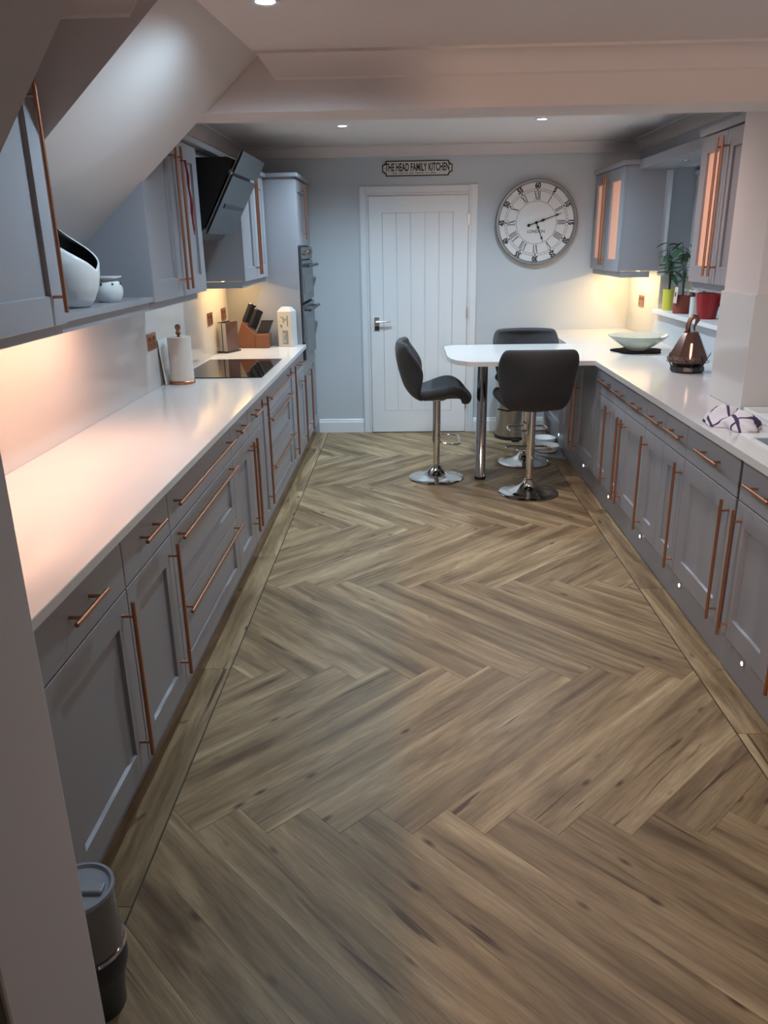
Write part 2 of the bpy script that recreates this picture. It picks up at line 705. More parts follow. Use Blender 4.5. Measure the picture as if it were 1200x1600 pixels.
def cove(d, n=7):
    """coving section: (distance from wall, drop from ceiling)"""
    pts = [(0, 0), (d, 0), (d, d * 0.12)]
    for i in range(1, n):
        a = (pi / 2) * i / n
        pts.append((d - d * 0.88 * sin(a) * 0.98, d * 0.12 + d * 0.78 * (1 - cos(a))))
    pts += [(d * 0.12, d * 0.92), (0, d)]
    return pts


CD = 0.085
def cove_run(y, z, xa_top, xa_bot, xb_top, xb_bot):
    pts = cove(CD)
    n = len(pts)
    vs = [(xa_top + (xa_bot - xa_top) * q / CD, y - p, z - q) for p, q in pts] + [(xb_top + (xb_bot - xb_top) * q / CD, y - p, z - q) for p, q in pts]
    fs = [tuple(range(n))[::-1], tuple(range(n, 2 * n))] + [(i, (i + 1) % n, n + (i + 1) % n, n + i) for i in range(n)]
    return MB().add(vs, fs)


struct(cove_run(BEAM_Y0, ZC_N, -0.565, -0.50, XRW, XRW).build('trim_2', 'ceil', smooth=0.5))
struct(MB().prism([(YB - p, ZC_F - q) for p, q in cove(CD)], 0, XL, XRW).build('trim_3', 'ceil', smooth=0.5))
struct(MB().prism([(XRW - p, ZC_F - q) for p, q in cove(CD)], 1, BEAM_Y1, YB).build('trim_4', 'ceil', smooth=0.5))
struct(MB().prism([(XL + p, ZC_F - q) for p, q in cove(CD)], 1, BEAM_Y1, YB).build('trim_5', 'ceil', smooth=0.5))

# underside of the stairs: sloping soffit with its string face
SY0, SY1 = 2.455, 3.358


def far_z(x):
    return 2.208 + 0.88 * (x + 0.72)


def near_z(x):
    return 2.262 + 0.92 * (x + 0.72)


xn, xf_ = -0.63, -0.5645
sv = [(-1.419, SY0, near_z(-1.419)), (-1.419, SY1, far_z(-1.419)), (xn, SY0, ZC_N), (xf_, SY1, ZC_N),
      (-1.419, SY0, ZC_N + .05), (-1.419, SY1, ZC_N + .05), (xn, SY0, ZC_N + .05), (xf_, SY1, ZC_N + .05)]
sof = MB().add(sv, [(0, 1, 3, 2), (0, 2, 6, 4), (1, 5, 7, 3), (4, 6, 7, 5), (0, 4, 5, 1), (2, 3, 7, 6)])
struct(sof.build('ceiling_soffit', 'white_wall'))
# coving on the string face of the stairs
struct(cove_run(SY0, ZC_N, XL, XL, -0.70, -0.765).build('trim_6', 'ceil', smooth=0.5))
# second flight: boxed in wall with a raking lower edge
struct(MB().prism([(0.62, 1.577), (0.825, 1.744), (1.06, 1.935), (1.565, 2.345), (1.565, 2.40), (0.62, 2.40)], 0, -0.52, -0.40)
       .build('wall_stair', 'white_wall'))

# baseboards
bb = [(0, 0), (0.018, 0), (0.018, 0.095), (0.013, 0.105), (0.011, 0.118), (0.006, 0.125), (0, 0.125)]
struct(MB().prism([(YB - p, q) for p, q in bb], 0, -0.82, -0.405).build('baseboard_back', 'gloss_white'))
struct(MB().prism([(YB - p, q) for p, q in bb], 0, 0.605, 1.25).build('baseboard_back', 'gloss_white'))

# ------------------------------------------------------------------ splashbacks and worktops
tag(box(XL + 0.001, XL + 0.02, 1.32, 6.198, WT1 + 0.001, 1.43).build('splashback', 'quartz'),
    'long white quartz splashback behind the hob and paper towels', 'splashback')
wl = MB().box(XL + 0.001, -0.797, 1.32, 6.198, WT0, WT1)
tag(wl.build('worktop', 'quartz', bevel=0.003), 'long white quartz worktop holding the black hob', 'worktop')

wr = MB()
wr.box(1.226, XRW - 0.001, NIB_Y1, YB - 0.001, WT0, WT1)
wr.box(1.226, NIB_X, NIB_Y0, NIB_Y1, WT0, WT1)
wr.box(NIB_X, XRW - 0.001, NIB_Y0, NIB_Y1, WT0, WT1)
SX0, SX1, SKY0, SKY1 = 1.345, 1.74, 2.45, 2.985
wr.box(1.226, SX0, 1.0, NIB_Y0, WT0, WT1).box(SX1, XRW - 0.001, 1.0, NIB_Y0, WT0, WT1)
wr.box(SX0, SX1, 1.0, SKY0, WT0, WT1).box(SX0, SX1, SKY1, NIB_Y0, WT0, WT1)


def arc(cx, cy, r, a0, a1, n=6):
    return [(cx + r * cos(a0 + (a1 - a0) * i / n), cy + r * sin(a0 + (a1 - a0) * i / n)) for i in range(n + 1)]


barp = [(1.226, 5.12), (1.226, 6.045)] + arc(0.40, 5.925, 0.12, pi / 2, pi) + [(0.28, 5.42)] + \
    [(0.295, 5.30), (0.335, 5.205), (0.40, 5.14), (0.47, 5.12)]
wr.prism(barp, 2, WT0, WT1)
rw = tag(wr.build('worktop', 'quartz', fix=True), 'white quartz worktop with the breakfast bar and sink', 'worktop')
leg = MB().lathe([(0.040, 0.0), (0.040, 0.012), (0.0375, 0.016), (0.0375, 0.86), (0.05, 0.862), (0.05, WT0)], 0.535, 5.52, 28)
leg.build('support_leg', 'chrome', rw, smooth=0.6)
MB().lathe([(0.041, 0.0), (0.041, 0.022)], 0.535, 5.52, 28).build('leg_foot', 'black', rw, smooth=0.6)


# ------------------------------------------------------------------ cabinet parts
def shaker(y0, y1, z0, z1, xf, s, fw=0.085, rec=0.011, th=0.02):
    """framed front in the plane x = xf facing s"""
    def ring(d, x):
        return [(x, y0 + d, z0 + d), (x, y1 - d, z0 + d), (x, y1 - d, z1 - d), (x, y0 + d, z1 - d)]
    fw = min(fw, (y1 - y0) * 0.28, (z1 - z0) * 0.28)
    e = 0.0015
    vs = ring(0, xf - s * th) + ring(0, xf - s * e) + ring(e, xf) + ring(fw, xf) + ring(fw + 0.004, xf - s * rec)
    fs = [(3, 2, 1, 0)]
    for k in range(4):
        fs += [(k * 4 + i, k * 4 + (i + 1) % 4, (k + 1) * 4 + (i + 1) % 4, (k + 1) * 4 + i) for i in range(4)]
    fs.append((16, 17, 18, 19))
    return MB().add(vs, fs)


def slab(y0, y1, z0, z1, xf, s, th=0.02):
    def ring(d, x):
        return [(x, y0 + d, z0 + d), (x, y1 - d, z0 + d), (x, y1 - d, z1 - d), (x, y0 + d, z1 - d)]
    vs = ring(0, xf - s * th) + ring(0, xf - s * 0.002) + ring(0.002, xf)
    fs = [(3, 2, 1, 0)]
    for k in range(2):
        fs += [(k * 4 + i, k * 4 + (i + 1) % 4, (k + 1) * 4 + (i + 1) % 4, (k + 1) * 4 + i) for i in range(4)]
    fs.append((8, 9, 10, 11))
    return MB().add(vs, fs)


def glazed(y0, y1, z0, z1, xf, s, fw=0.085, th=0.02):
    """open frame for a glass pane"""
    def ring(d, x):
        return [(x, y0 + d, z0 + d), (x, y1 - d, z0 + d), (x, y1 - d, z1 - d), (x, y0 + d, z1 - d)]
    vs = ring(0, xf - s * th) + ring(0, xf - s * .0015) + ring(.0015, xf) + ring(fw, xf) + ring(fw + 0.003, xf - s * th)
    fs = []
    for k in range(4):
        fs += [(k * 4 + i, k * 4 + (i + 1) % 4, (k + 1) * 4 + (i + 1) % 4, (k + 1) * 4 + i) for i in range(4)]
    fs += [(16 + i, 16 + (i + 1) % 4, (i + 1) % 4, i) for i in range(4)]
    return MB().add(vs, fs)


HR = 0.0065


def bar_handle(parent, xf, s, vert=None, horiz=None, so=0.035, inset=0.045):
    """vert=(y, z0, z1) or horiz=(z, y0, y1)"""
    mb = MB()
    x = xf + s * so
    if vert:
        y, z0, z1 = vert
        mb.tube([(x, y, z0), (x, y, z1)], HR, 12)
        for z in (z0 + inset, z1 - inset):
            mb.tube([(xf, y, z), (x, y, z)], 0.0048, 8)
    else:
        z, y0, y1 = horiz
        mb.tube([(x, y0, z), (x, y1, z)], HR, 12)
        i2 = min(inset, (y1 - y0) * 0.2)
        for y in (y0 + i2, y1 - i2):
            mb.tube([(xf, y, z), (x, y, z)], 0.0048, 8)
    return mb.build('handle', 'copper', parent, smooth=0.7)


G = 0.0025
ZD = 0.715          # split between drawer row and doors


def base_unit(side, y0, y1, fronts, label, group, zb, top=WT0 - 0.001):
    """fronts: list of (kind, y0, y1, z0, z1, handle) in room coordinates"""
    xf, s = (FL_X, 1) if side == 'L' else (FR_X, -1)
    xb = XL + 0.022 if side == 'L' else XRW - 0.016
    cx = (xf + xb) / 2
    t = thing('base_cabinet', (cx, (y0 + y1) / 2, zb), label, 'cabinet', group)
    box(xb, xf - s * 0.0205, y0 + 0.001, y1 - 0.001, zb, top).build('carcass', 'cab', t)
    for kind, a, b, c, d, h in fronts:
        a, b, c, d = a + G, b - G, c + G, d - G
        if kind == 'door':
            o = shaker(a, b, c, d, xf, s).build('door', 'cab', t)
        elif kind == 'drawer':
            o = slab(a, b, c, d, xf, s).build('drawer', 'cab', t)
        else:
            o = shaker(a, b, c, d, xf, s, fw=0.07).build('drawer', 'cab', t)
        if h:
            bar_handle(o, xf, s, **h)
    return t


ZT = 0.878
GL = 'base cabinets of the hob side run'
GR = 'base cabinets of the sink side run'
ZL, ZR = 0.115, 0.160
VH = (0.180, 0.697)
# hob side
base_unit('L', 1.47, 2.04, [('drawer', 1.47, 2.04, ZD, ZT, dict(horiz=(0.808, 1.63, 1.835))),
                            ('door', 1.47, 2.04, ZL, ZD, dict(vert=(1.987, *VH)))],
          'grey drawer and door base cabinet beside the pale wall jamb', GL, ZL)
base_unit('L', 2.04, 2.49, [('drawer', 2.04, 2.49, ZD, ZT, dict(horiz=(0.812, 2.165, 2.365))),
                            ('door', 2.04, 2.49, ZL, ZD, dict(vert=(2.445, VH[0] + .012, VH[1])))],
          'grey base cabinet between the jamb cabinet and the wide drawers', GL, ZL)
base_unit('L', 2.49, 3.49, [('drawer', 2.49, 3.49, ZD, ZT, dict(horiz=(0.812, 2.525, 3.455))),
                            ('pan', 2.49, 3.49, 0.425, ZD, dict(horiz=(0.685, 2.53, 3.46))),
                            ('pan', 2.49, 3.49, ZL, 0.425, dict(horiz=(0.396, 2.53, 3.46)))],
          'wide grey three drawer cabinet with long copper bar handles', GL, ZL)
base_unit('L', 3.49, 3.90, [('drawer', 3.49, 3.90, ZD, ZT, dict(horiz=(0.814, 3.59, 3.79))),
                            ('door', 3.49, 3.90, ZL, ZD, dict(vert=(3.858, 0.212, 0.703)))],
          'narrow grey drawer and door cabinet next to the wide drawers', GL, ZL)
base_unit('L', 3.90, 4.255, [('drawer', 3.90, 4.255, ZD, ZT, dict(horiz=(0.814, 3.97, 4.17))),
                             ('door', 3.90, 4.255, ZL, ZD, dict(vert=(3.945, 0.212, 0.703)))],
          'narrow grey drawer and door cabinet next to the hob pull-out', GL, ZL)
base_unit('L', 4.255, 4.41, [('door', 4.255, 4.41, ZL, ZT, dict(vert=(4.328, 0.212, 0.852)))],
          'slim grey pull-out before the hob drawers', GL, ZL)
base_unit('L', 4.41, 5.41, [('drawer', 4.41, 5.41, ZD, ZT, dict(horiz=(0.812, 4.46, 5.36))),
                            ('pan', 4.41, 5.41, 0.425, ZD, dict(horiz=(0.685, 4.46, 5.36))),
                            ('pan', 4.41, 5.41, ZL, 0.425, dict(horiz=(0.396, 4.46, 5.36)))],
          'grey three drawer cabinet under the black hob', GL, ZL)
base_unit('L', 5.41, 5.56, [('door', 5.41, 5.56, ZL, ZT, dict(vert=(5.483, 0.205, 0.850)))],
          'slim grey pull-out after the hob drawers', GL, ZL)
base_unit('L', 5.56, 6.198, [('drawer', 5.56, 6.198, ZD, ZT, dict(horiz=(0.812, 5.78, 5.98))),
                             ('door', 5.56, 5.88, ZL, ZD, None),
                             ('door', 5.88, 6.198, ZL, ZD, dict(vert=(6.0, 0.178, 0.703)))],
          'grey base cabinet between the pull-out and the oven tower', GL, ZL)
# sink side
base_unit('R', 1.85, 2.395, [('drawer', 1.85, 2.395, ZD, ZT, dict(horiz=(0.803, 2.0, 2.2))),
                             ('door', 1.85, 2.395, ZR, ZD, dict(vert=(2.335, 0.172, 0.692)))],
          'grey base cabinet cut off by the photo edge below the sink', GR, ZR)
base_unit('R', 2.395, 2.828, [('drawer', 2.395, 2.828, ZD, ZT, dict(horiz=(0.803, 2.52, 2.725))),
                              ('door', 2.395, 2.828, ZR, ZD, dict(vert=(2.772, 0.172, 0.692)))],
          'grey drawer and door cabinet under the sink basin', GR, ZR, 0.73)
base_unit('R', 2.848, 3.42, [('drawer', 2.848, 3.42, ZD, ZT, dict(horiz=(0.806, 2.99, 3.235))),
                             ('door', 2.848, 3.42, ZR, ZD, dict(vert=(2.893, 0.182, 0.695)))],
          'wide grey drawer and door cabinet below the tea towel', GR, ZR, 0.73)
base_unit('R', 3.42, 3.72, [('drawer', 3.42, 3.72, ZD, ZT, dict(horiz=(0.804, 3.43, 3.65))),
                            ('door', 3.42, 3.72, ZR, ZD, dict(vert=(3.445, 0.172, 0.690)))],
          'narrow grey drawer and door cabinet below the wall pier', GR, ZR)
base_unit('R', 3.72, 4.03, [('drawer', 3.72, 4.03, ZD, ZT, dict(horiz=(0.802, 3.735, 3.97))),
                            ('door', 3.72, 4.03, ZR, ZD, dict(vert=(3.975, 0.168, 0.687)))],
          'grey cabinet one along from the pier towards the breakfast bar', GR, ZR)
base_unit('R', 4.03, 4.428, [('drawer', 4.03, 4.428, ZD, ZT, dict(horiz=(0.800, 4.09, 4.32))),
                             ('door', 4.03, 4.428, ZR, ZD, dict(vert=(4.385, 0.178, 0.687)))],
          'grey cabinet with the near handle of the close set pair', GR, ZR)
base_unit('R', 4.428, 4.71, [('drawer', 4.428, 4.71, ZD, ZT, dict(horiz=(0.804, 4.435, 4.67))),
                             ('door', 4.428, 4.71, ZR, ZD, dict(vert=(4.462, 0.182, 0.683)))],
          'grey cabinet with the far handle of the close set pair', GR, ZR)
base_unit('R', 4.71, 5.07, [('drawer', 4.71, 5.07, ZD, ZT, dict(horiz=(0.811, 4.76, 5.02))),
                            ('door', 4.71, 5.07, ZR, ZD, dict(vert=(4.748, 0.186, 0.693)))],
          'grey drawer and door cabinet just before the breakfast bar', GR, ZR)
base_unit('R', 5.07, 5.70, [('door', 5.07, 5.70, ZR, ZT, dict(vert=(5.635, 0.168, 0.690)))],
          'shaded grey cabinet under the near edge of the bar', GR, ZR)
base_unit('R', 5.70, 6.28, [('door', 5.70, 6.28, ZR, ZT, dict(vert=(5.770, 0.168, 0.690)))],
          'shaded grey cabinet under the far edge of the bar', GR, ZR)
base_unit('R', 6.28, 7.05, [('pan', 6.28, 7.05, 0.64, ZT, dict(horiz=(0.80, 6.5, 6.85))),
                            ('pan', 6.28, 7.05, 0.40, 0.64, dict(horiz=(0.56, 6.5, 6.85))),
                            ('pan', 6.28, 7.05, ZR, 0.40, dict(horiz=(0.33, 6.5, 6.85)))],
          'grey drawer cabinet in the corner behind the pedal bin', GR, ZR)
# end filler on the hob side
tag(box(XL + 0.022, FL_X - 0.004, 1.34, 1.468, 0.001, WT0 - 0.001).build('filler_panel', 'cab', bevel=0.002),
    'grey end panel closing the hob side run at the jamb', 'panel')

# plinths
pl = tag(box(-0.893, -0.880, 1.470, 6.97, 0.0005, ZL - 0.001).build('plinth', 'cab'), 'grey plinth board along the hob side cabinets', 'plinth')
pr = tag(box(1.288, 1.301, 1.0, 7.05, 0.0005, ZR - 0.001).build('plinth', 'cab'), 'grey plinth board with tiny lights along the sink side', 'plinth')
for y in (2.66, 3.385, 4.035, 4.745, 5.48, 6.45):
    MB().lathe([(0.012, 1.2875), (0.012, 1.2835), (0.0095, 1.282)], y, 0.105, 14, axis=0).build('plinth_light', 'chrome', pr, smooth=0.6)
    MB().lathe([(0.0085, 1.2822), (0.006, 1.2805)], y, 0.105, 12, axis=0).build('light_lens', 'plinth_led', pr)

# ------------------------------------------------------------------ oven tower
TY0, TY1 = 6.2, 7.045
tw = thing('oven_tower', ((XL + FL_X) / 2, (TY0 + TY1) / 2, ZL), 'tall grey oven tower cabinet against the back wall', 'cabinet')
box(XL + 0.002, FL_X - 0.0205, TY0 + 0.021, TY1, ZL, 2.135).build('carcass', 'cab', tw)
box(XL + 0.002, FL_X - 0.003, TY0, TY0 + 0.02, ZL, 2.135).build('side_panel', 'cab', tw)
cr = MB().box(XL + 0.002, FL_X + 0.022, TY0 - 0.022, TY1, 2.136, 2.166)
cr.build('cornice', 'cab', tw, bevel=0.006)
FY0, FY1 = 6.235, 6.98
o = shaker(FY0, FY1, 1.655, 2.128, FL_X, 1).build('door', 'cab', tw)
bar_handle(o, FL_X, 1, vert=(6.50, 1.70, 2.10))
o = shaker(FY0, FY1, ZL, 0.765, FL_X, 1).build('door', 'cab', tw)
bar_handle(o, FL_X, 1, vert=(6.41, 0.185, 0.692))


def oven(z0, z1, label, panel):
    t = thing('oven', (FL_X, (FY0 + FY1) / 2, z0), label, 'oven', 'built-in ovens in the tower')
    box(FL_X - 0.02, FL_X - 0.002, FY0 + 0.01, FY1 - 0.01, z0, z1).build('housing', 'black', t)
    zt = z1 - 0.005
    if panel:
        p = box(FL_X - 0.002, FL_X + 0.016, FY0 + 0.02, FY1 - 0.02, z1 - 0.095, zt).build('control_panel', 'oven_steel', t, bevel=0.002)
        for y in (FY0 + 0.2, FY1 - 0.2):
            MB().lathe([(0.019, FL_X + 0.0165), (0.017, FL_X + 0.04)], y, z1 - 0.05, 16, axis=0).build('knob', 'chrome', p, smooth=0.6)
        zt = z1 - 0.105
    d = box(FL_X - 0.002, FL_X + 0.018, FY0 + 0.02, FY1 - 0.02, z0 + 0.01, zt).build('oven_door', 'oven_steel', t, bevel=0.003)
    box(FL_X + 0.0185, FL_X + 0.0195, FY0 + 0.1, FY1 - 0.1, z0 + 0.07, zt - 0.11).build('oven_window', 'black_glass', d)
    h = MB().tube([(FL_X + 0.062, FY0 + 0.05, zt - 0.04), (FL_X + 0.062, FY1 - 0.05, zt - 0.04)], 0.011, 12)
    for y in (FY0 + 0.09, FY1 - 0.09):
        h.tube([(FL_X + 0.018, y, zt - 0.04), (FL_X + 0.062, y, zt - 0.04)], 0.008, 8)
    h.build('handle', 'dark_metal', d, smooth=0.6)
    return t


oven(1.222, 1.648, 'upper built-in oven with round knobs in the grey tower', True)
oven(0.775, 1.214, 'lower built-in oven with bar handle in the grey tower', False)

# ------------------------------------------------------------------ wall cabinets, hob side
UX, UB = -1.06, XL + 0.002
UZ0, UZ1 = 1.44, 2.13
UXH = UX


def carcass_open(t, y0, y1, z0, z1, xb, xf, s, mat_='cab'):
    mb = MB().box(xb, xf - s * 0.0205, y0, y1, z0, z1)
    return mb.build('carcass', mat_, t)


GW = 'wall cabinets over the hob side worktop'
t = thing('wall_cabinet', ((UX + UB) / 2, 2.0, UZ0), 'grey wall cabinet with a tall copper handle beside the vase', 'cabinet', GW)
carcass_open(t, 1.50, 2.45, UZ0, 1.93, UB, UX, 1)
o = shaker(1.95, 2.45 - G, UZ0 - 0.004, UZ1 + .02, UX, 1).build('door', 'cab', t)
bar_handle(o, UX, 1, vert=(2.375, 1.475, 2.105))
shaker(1.50, 1.95 - G, UZ0 - 0.004, 1.88, UX, 1).build('door', 'cab', t)
box(UB, UX - 0.022, 1.50, 2.449, 1.405, UZ0 - 0.005).build('light_pelmet', 'cab', t)

# open niche under the stairs: shelf and back
t = thing('niche_shelf', ((UX + UB) / 2, 2.9, UZ0), 'open grey shelf under the sloping stairs holding the vase', 'shelf')
box(UB, UX - 0.004, 2.452, 3.338, UZ0, UZ0 + 0.022).build('shelf_board', 'cab', t, bevel=0.001)
box(UB, UB + 0.012, 2.452, 3.338, UZ0 + 0.022, 1.585).build('back_panel', 'cab', t)
box(UX - 0.042, UX - 0.022, 2.452, 3.338, 1.405, UZ0 - 0.001).build('light_pelmet', 'cab', t)

t = thing('wall_cabinet', ((UX + UB) / 2, 3.79, UZ0), 'grey double wall cabinet with a red ribbon on its handles', 'cabinet', GW)
carcass_open(t, 3.362, 4.24, UZ0, UZ1, UB, UX, 1)
# side panel shaped to the stairs
sp = [(UB, UZ0), (UX - 0.003, UZ0), (UX - 0.003, UZ1)]
MB().prism([(UB, UZ0), (UX - 0.003, UZ0), (UX - 0.003, far_z(UX) + 0.10), (UB, far_z(UB) + 0.10)], 1, 3.340, 3.3605).build('side_panel', 'cab', t)
o = shaker(3.342, 3.79 - G, UZ0 - 0.004, UZ1, UX, 1).build('door', 'cab', t)
bar_handle(o, UX, 1, vert=(3.752, 1.468, 2.09))
o = shaker(3.79 + G, 4.24, UZ0 - 0.004, UZ1, UX, 1).build('door', 'cab', t)
bar_handle(o, UX, 1, vert=(3.842, 1.468, 2.09))
box(UB, UX - 0.022, 3.342, 4.12, 1.405, UZ0 - 0.005).build('light_pelmet', 'cab', t)

t = thing('wall_cabinet', ((UX + UB) / 2, 5.7, UZ0), 'grey double wall cabinet between the extractor hood and oven tower', 'cabinet', GW)
carcass_open(t, 5.28, 6.175, UZ0, UZ1, UB, UX, 1)
o = shaker(5.28, 5.72 - G, UZ0 - 0.004, UZ1, UX, 1).build('door', 'cab', t)
bar_handle(o, UX, 1, vert=(5.676, 1.468, 2.087))
o = shaker(5.72 + G, 6.172, UZ0 - 0.004, UZ1, UX, 1).build('door', 'cab', t)
bar_handle(o, UX, 1, vert=(5.745, 1.468, 2.087))
pm = MB().box(UX - 0.042, UX - 0.022, 5.282, 6.17, 1.395, UZ0 - 0.005).box(UB, UX - 0.042, 5.282, 5.30, 1.395, UZ0 - 0.005)
pm.build('light_pelmet', 'cab', t)

# cornice with bridging panel over the hood
t = thing('cornice', ((UX + UB) / 2, 4.8, UZ1), 'grey cornice running above the hood and wall cabinets', 'cornice')
cn = MB().box(UB, UX + 0.022, 3.63, 6.176, UZ1 + 0.002, UZ1 + 0.034)
cn.build('cornice_board', 'cab', t, bevel=0.006)
box(UB, UX - 0.03, 4.245, 5.275, UZ1 - 0.03, UZ1 + 0.001).build('bridge_panel', 'cab', t)

# ------------------------------------------------------------------ extractor hood
HY0, HY1 = 4.36, 5.0
t = thing('extractor_hood', (-1.2, (HY0 + HY1) / 2, 1.70), 'angled dark glass extractor hood between the wall cabinets', 'hood')
body = [(UB, 1.69), (-1.13, 1.69), (-1.085, 1.745), (-0.895, 2.085), (-0.93, 2.098), (UB, 2.098)]
MB().prism(body, 1, HY0 + 0.02, HY1 - 0.02).build('hood_body', 'black', t)
dx, dz = (-0.862 + 1.085), (2.135 - 1.735)
LN = math.hypot(dx, dz)
ux, uz = dx / LN, dz / LN
nxx, nzz = uz, -ux


def hood_panel(a, b, off, th, mat_, name, y0=HY0, y1=HY1):
    def p(t_, o_):
        return (-1.085 + ux * t_ + nxx * o_, 1.735 + uz * t_ + nzz * o_)
    MB().prism([p(a, off), p(b, off), p(b, off + th), p(a, off + th)], 1, y0, y1).build(name, mat_, t, bevel=0.002)


hood_panel(0.0, 0.325, 0.018, 0.010, 'hood_glass', 'glass_panel')
hood_panel(0.340, LN, 0.018, 0.010, 'hood_glass', 'top_flap')
hood_panel(0.15, 0.175, 0.028, 0.004, 'black', 'intake_slot', HY0 + 0.1, HY1 - 0.06)
hood_panel(0.02, LN - 0.05, 0.008, 0.008, 'steel', 'frame_edge', HY0 + 0.004, HY0 + 0.016)

# ------------------------------------------------------------------ wall cabinets, window side
RX, RB = 1.585, XRW - 0.002
RZ0, RZ1 = 1.435, 2.165
GX = 'glazed wall cabinets beside the window'


def glazed_cab(y0, y1, label, lit, mid, sides):
    t = thing('wall_cabinet', ((RX + RB) / 2, (y0 + y1) / 2, RZ0), label, 'cabinet', GX)
    c = MB()
    th = 0.018
    c.box(RX + 0.021, RB, y0, y0 + th, RZ0, RZ1).box(RX + 0.021, RB, y1 - th, y1, RZ0, RZ1)
    c.box(RX + 0.021, RB, y0 + th, y1 - th, RZ0, RZ0 + th).box(RX + 0.021, RB, y0 + th, y1 - th, RZ1 - th, RZ1)
    c.box(RB - 0.01, RB, y0 + th, y1 - th, RZ0 + th, RZ1 - th)
    c.build('carcass', 'cab', t)
    for a, b, hy in ((y0 + .002, mid - G, mid - 0.035), (mid + G, y1 - .002, mid + 0.035)):
        if hy > mid or lit == 2:
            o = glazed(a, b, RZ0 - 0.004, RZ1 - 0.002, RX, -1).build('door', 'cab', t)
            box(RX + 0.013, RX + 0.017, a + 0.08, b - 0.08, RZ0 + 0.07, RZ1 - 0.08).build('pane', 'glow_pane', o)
        else:
            o = shaker(a, b, RZ0 - 0.004, RZ1 - 0.002, RX, -1).build('door', 'cab', t)
        bar_handle(o, RX, -1, vert=(hy, RZ0 + 0.035, RZ1 - 0.035))
    pe = MB().box(RX + 0.024, RX + 0.042, y0 + .004, y1 - .004, 1.388, RZ0 - 0.005)
    for yy in sides:
        pe.box(RX + 0.042, RB - 0.06, yy, yy + 0.018, 1.388, RZ0 - 0.005)
    pe.build('light_pelmet', 'cab', t)
    box(RX - 0.022, RB, y0 - 0.02 if sides else y0, y1, RZ1 + 0.002, RZ1 + 0.036).build('cornice', 'cab', t, bevel=0.006)
    return t


RB = 1.888
glazed_cab(6.14, 7.05, 'grey glazed wall cabinet beside the round clock', 2, 6.585, (6.144,))
RB = XRW - 0.002
glazed_cab(3.90, 4.59, 'grey glazed wall cabinet half hidden by the white pier', 1, 4.245, (4.568,))
t = thing('bridging_pelmet', (1.81, 5.36, 2.13), 'grey bridging pelmet with a small spotlight above the window', 'pelmet')
box(1.70, RB, 4.614, 6.116, 2.135, 2.153).build('pelmet_board', 'cab', t)
box(1.68, 1.70, 4.614, 6.116, 2.135, 2.20).build('cornice', 'cab', t, bevel=0.004)
MB().lathe([(0.032, 2.1348), (0.03, 2.130), (0.022, 2.1305)], 1.80, 5.50, 18).build('spotlight', 'chrome', t, smooth=0.6)

# window with blind
w1 = struct(MB().box(2.15, 2.20, WY0, WY0 + 0.06, WZ0, WZ1).box(2.15, 2.20, WY1 - 0.06, WY1, WZ0, WZ1)
            .box(2.15, 2.20, WY0 + .06, WY1 - .06, WZ0, WZ0 + .06).box(2.15, 2.20, WY0 + .06, WY1 - .06, WZ1 - .06, WZ1)
            .box(2.15, 2.20, 5.39, 5.45, WZ0 + .06, WZ1 - .06).build('window_1', 'gloss_white', bevel=0.004))
box(2.17, 2.178, WY0 + .06, 5.39, WZ0 + .06, WZ1 - .06).build('pane', 'night', w1)
box(2.17, 2.178, 5.45, WY1 - .06, WZ0 + .06, WZ1 - .06).build('pane', 'night', w1)
struct(box(1.895, 2.15, WY0 + 0.001, WY1 - 0.001, WZ0 - 0.03, WZ0).build('trim_7', 'gloss_white', bevel=0.004))
struct(box(1.8895, 1.9395, 6.15, 6.222, 1.40, 2.132).build('trim_8', 'gloss_white'))
struct(box(1.8895, 1.9395, 6.2225, 7.05, 1.436, 2.19).build('trim_12', 'cab'))
t = thing('roller_blind', (2.13, 5.42, 1.5), 'grey roller blind pulled down over the window behind the plants', 'blind')
MB().tube([(2.127, WY0 + 0.03, 2.115), (2.127, WY1 - 0.01, 2.115)], 0.022, 14).build('roller', 'blind', t, smooth=0.6)
box(2.128, 2.131, WY0 + 0.04, WY1 - 0.012, 1.30, 2.11).build('blind_fabric', 'blind', t)
box(2.122, 2.136, WY0 + 0.04, WY1 - 0.012, 1.28, 1.30).build('bottom_bar', 'gloss_white', t, bevel=0.003)

# ------------------------------------------------------------------ back door
DX0, DX1, DZ = -0.322, 0.530, 2.04
d1 = struct(box(DX0 + 0.003, DX1 - 0.003, YB - 0.030, YB - 0.002, 0.008, DZ - 0.003).build('door_1', 'gloss_white', origin=(0.1, YB, 0)))
yf = YB - 0.030
fr = MB()
fr.box(DX0 + .003, DX0 + 0.115, yf - 0.010, yf, 0.008, DZ - .003).box(DX1 - 0.128, DX1 - .003, yf - 0.010, yf, 0.008, DZ - .003)
fr.box(DX0 + 0.115, DX1 - 0.128, yf - 0.010, yf, 1.905, DZ - .003).box(DX0 + 0.115, DX1 - 0.128, yf - 0.010, yf, 0.008, 0.205)
fr.build('door_frame_rails', 'gloss_white', d1)
nb = 5
bw = (DX1 - 0.128 - DX0 - 0.115) / nb
for i in range(nb):
    a = DX0 + 0.115 + i * bw
    MB().prism([(a + 0.002, yf), (a + 0.002, yf - 0.003), (a + 0.006, yf - 0.007), (a + bw - 0.006, yf - 0.007), (a + bw - 0.002, yf - 0.003), (a + bw - 0.002, yf)],
               2, 0.208, 1.902).build('door_board', 'gloss_white', d1)
hd = MB().box(-0.287, -0.243, yf - 0.018, yf - 0.0102, 0.93, 1.045)
hd.tube([(-0.265, yf - 0.018, 1.005), (-0.265, yf - 0.062, 1.005)], 0.011, 12)
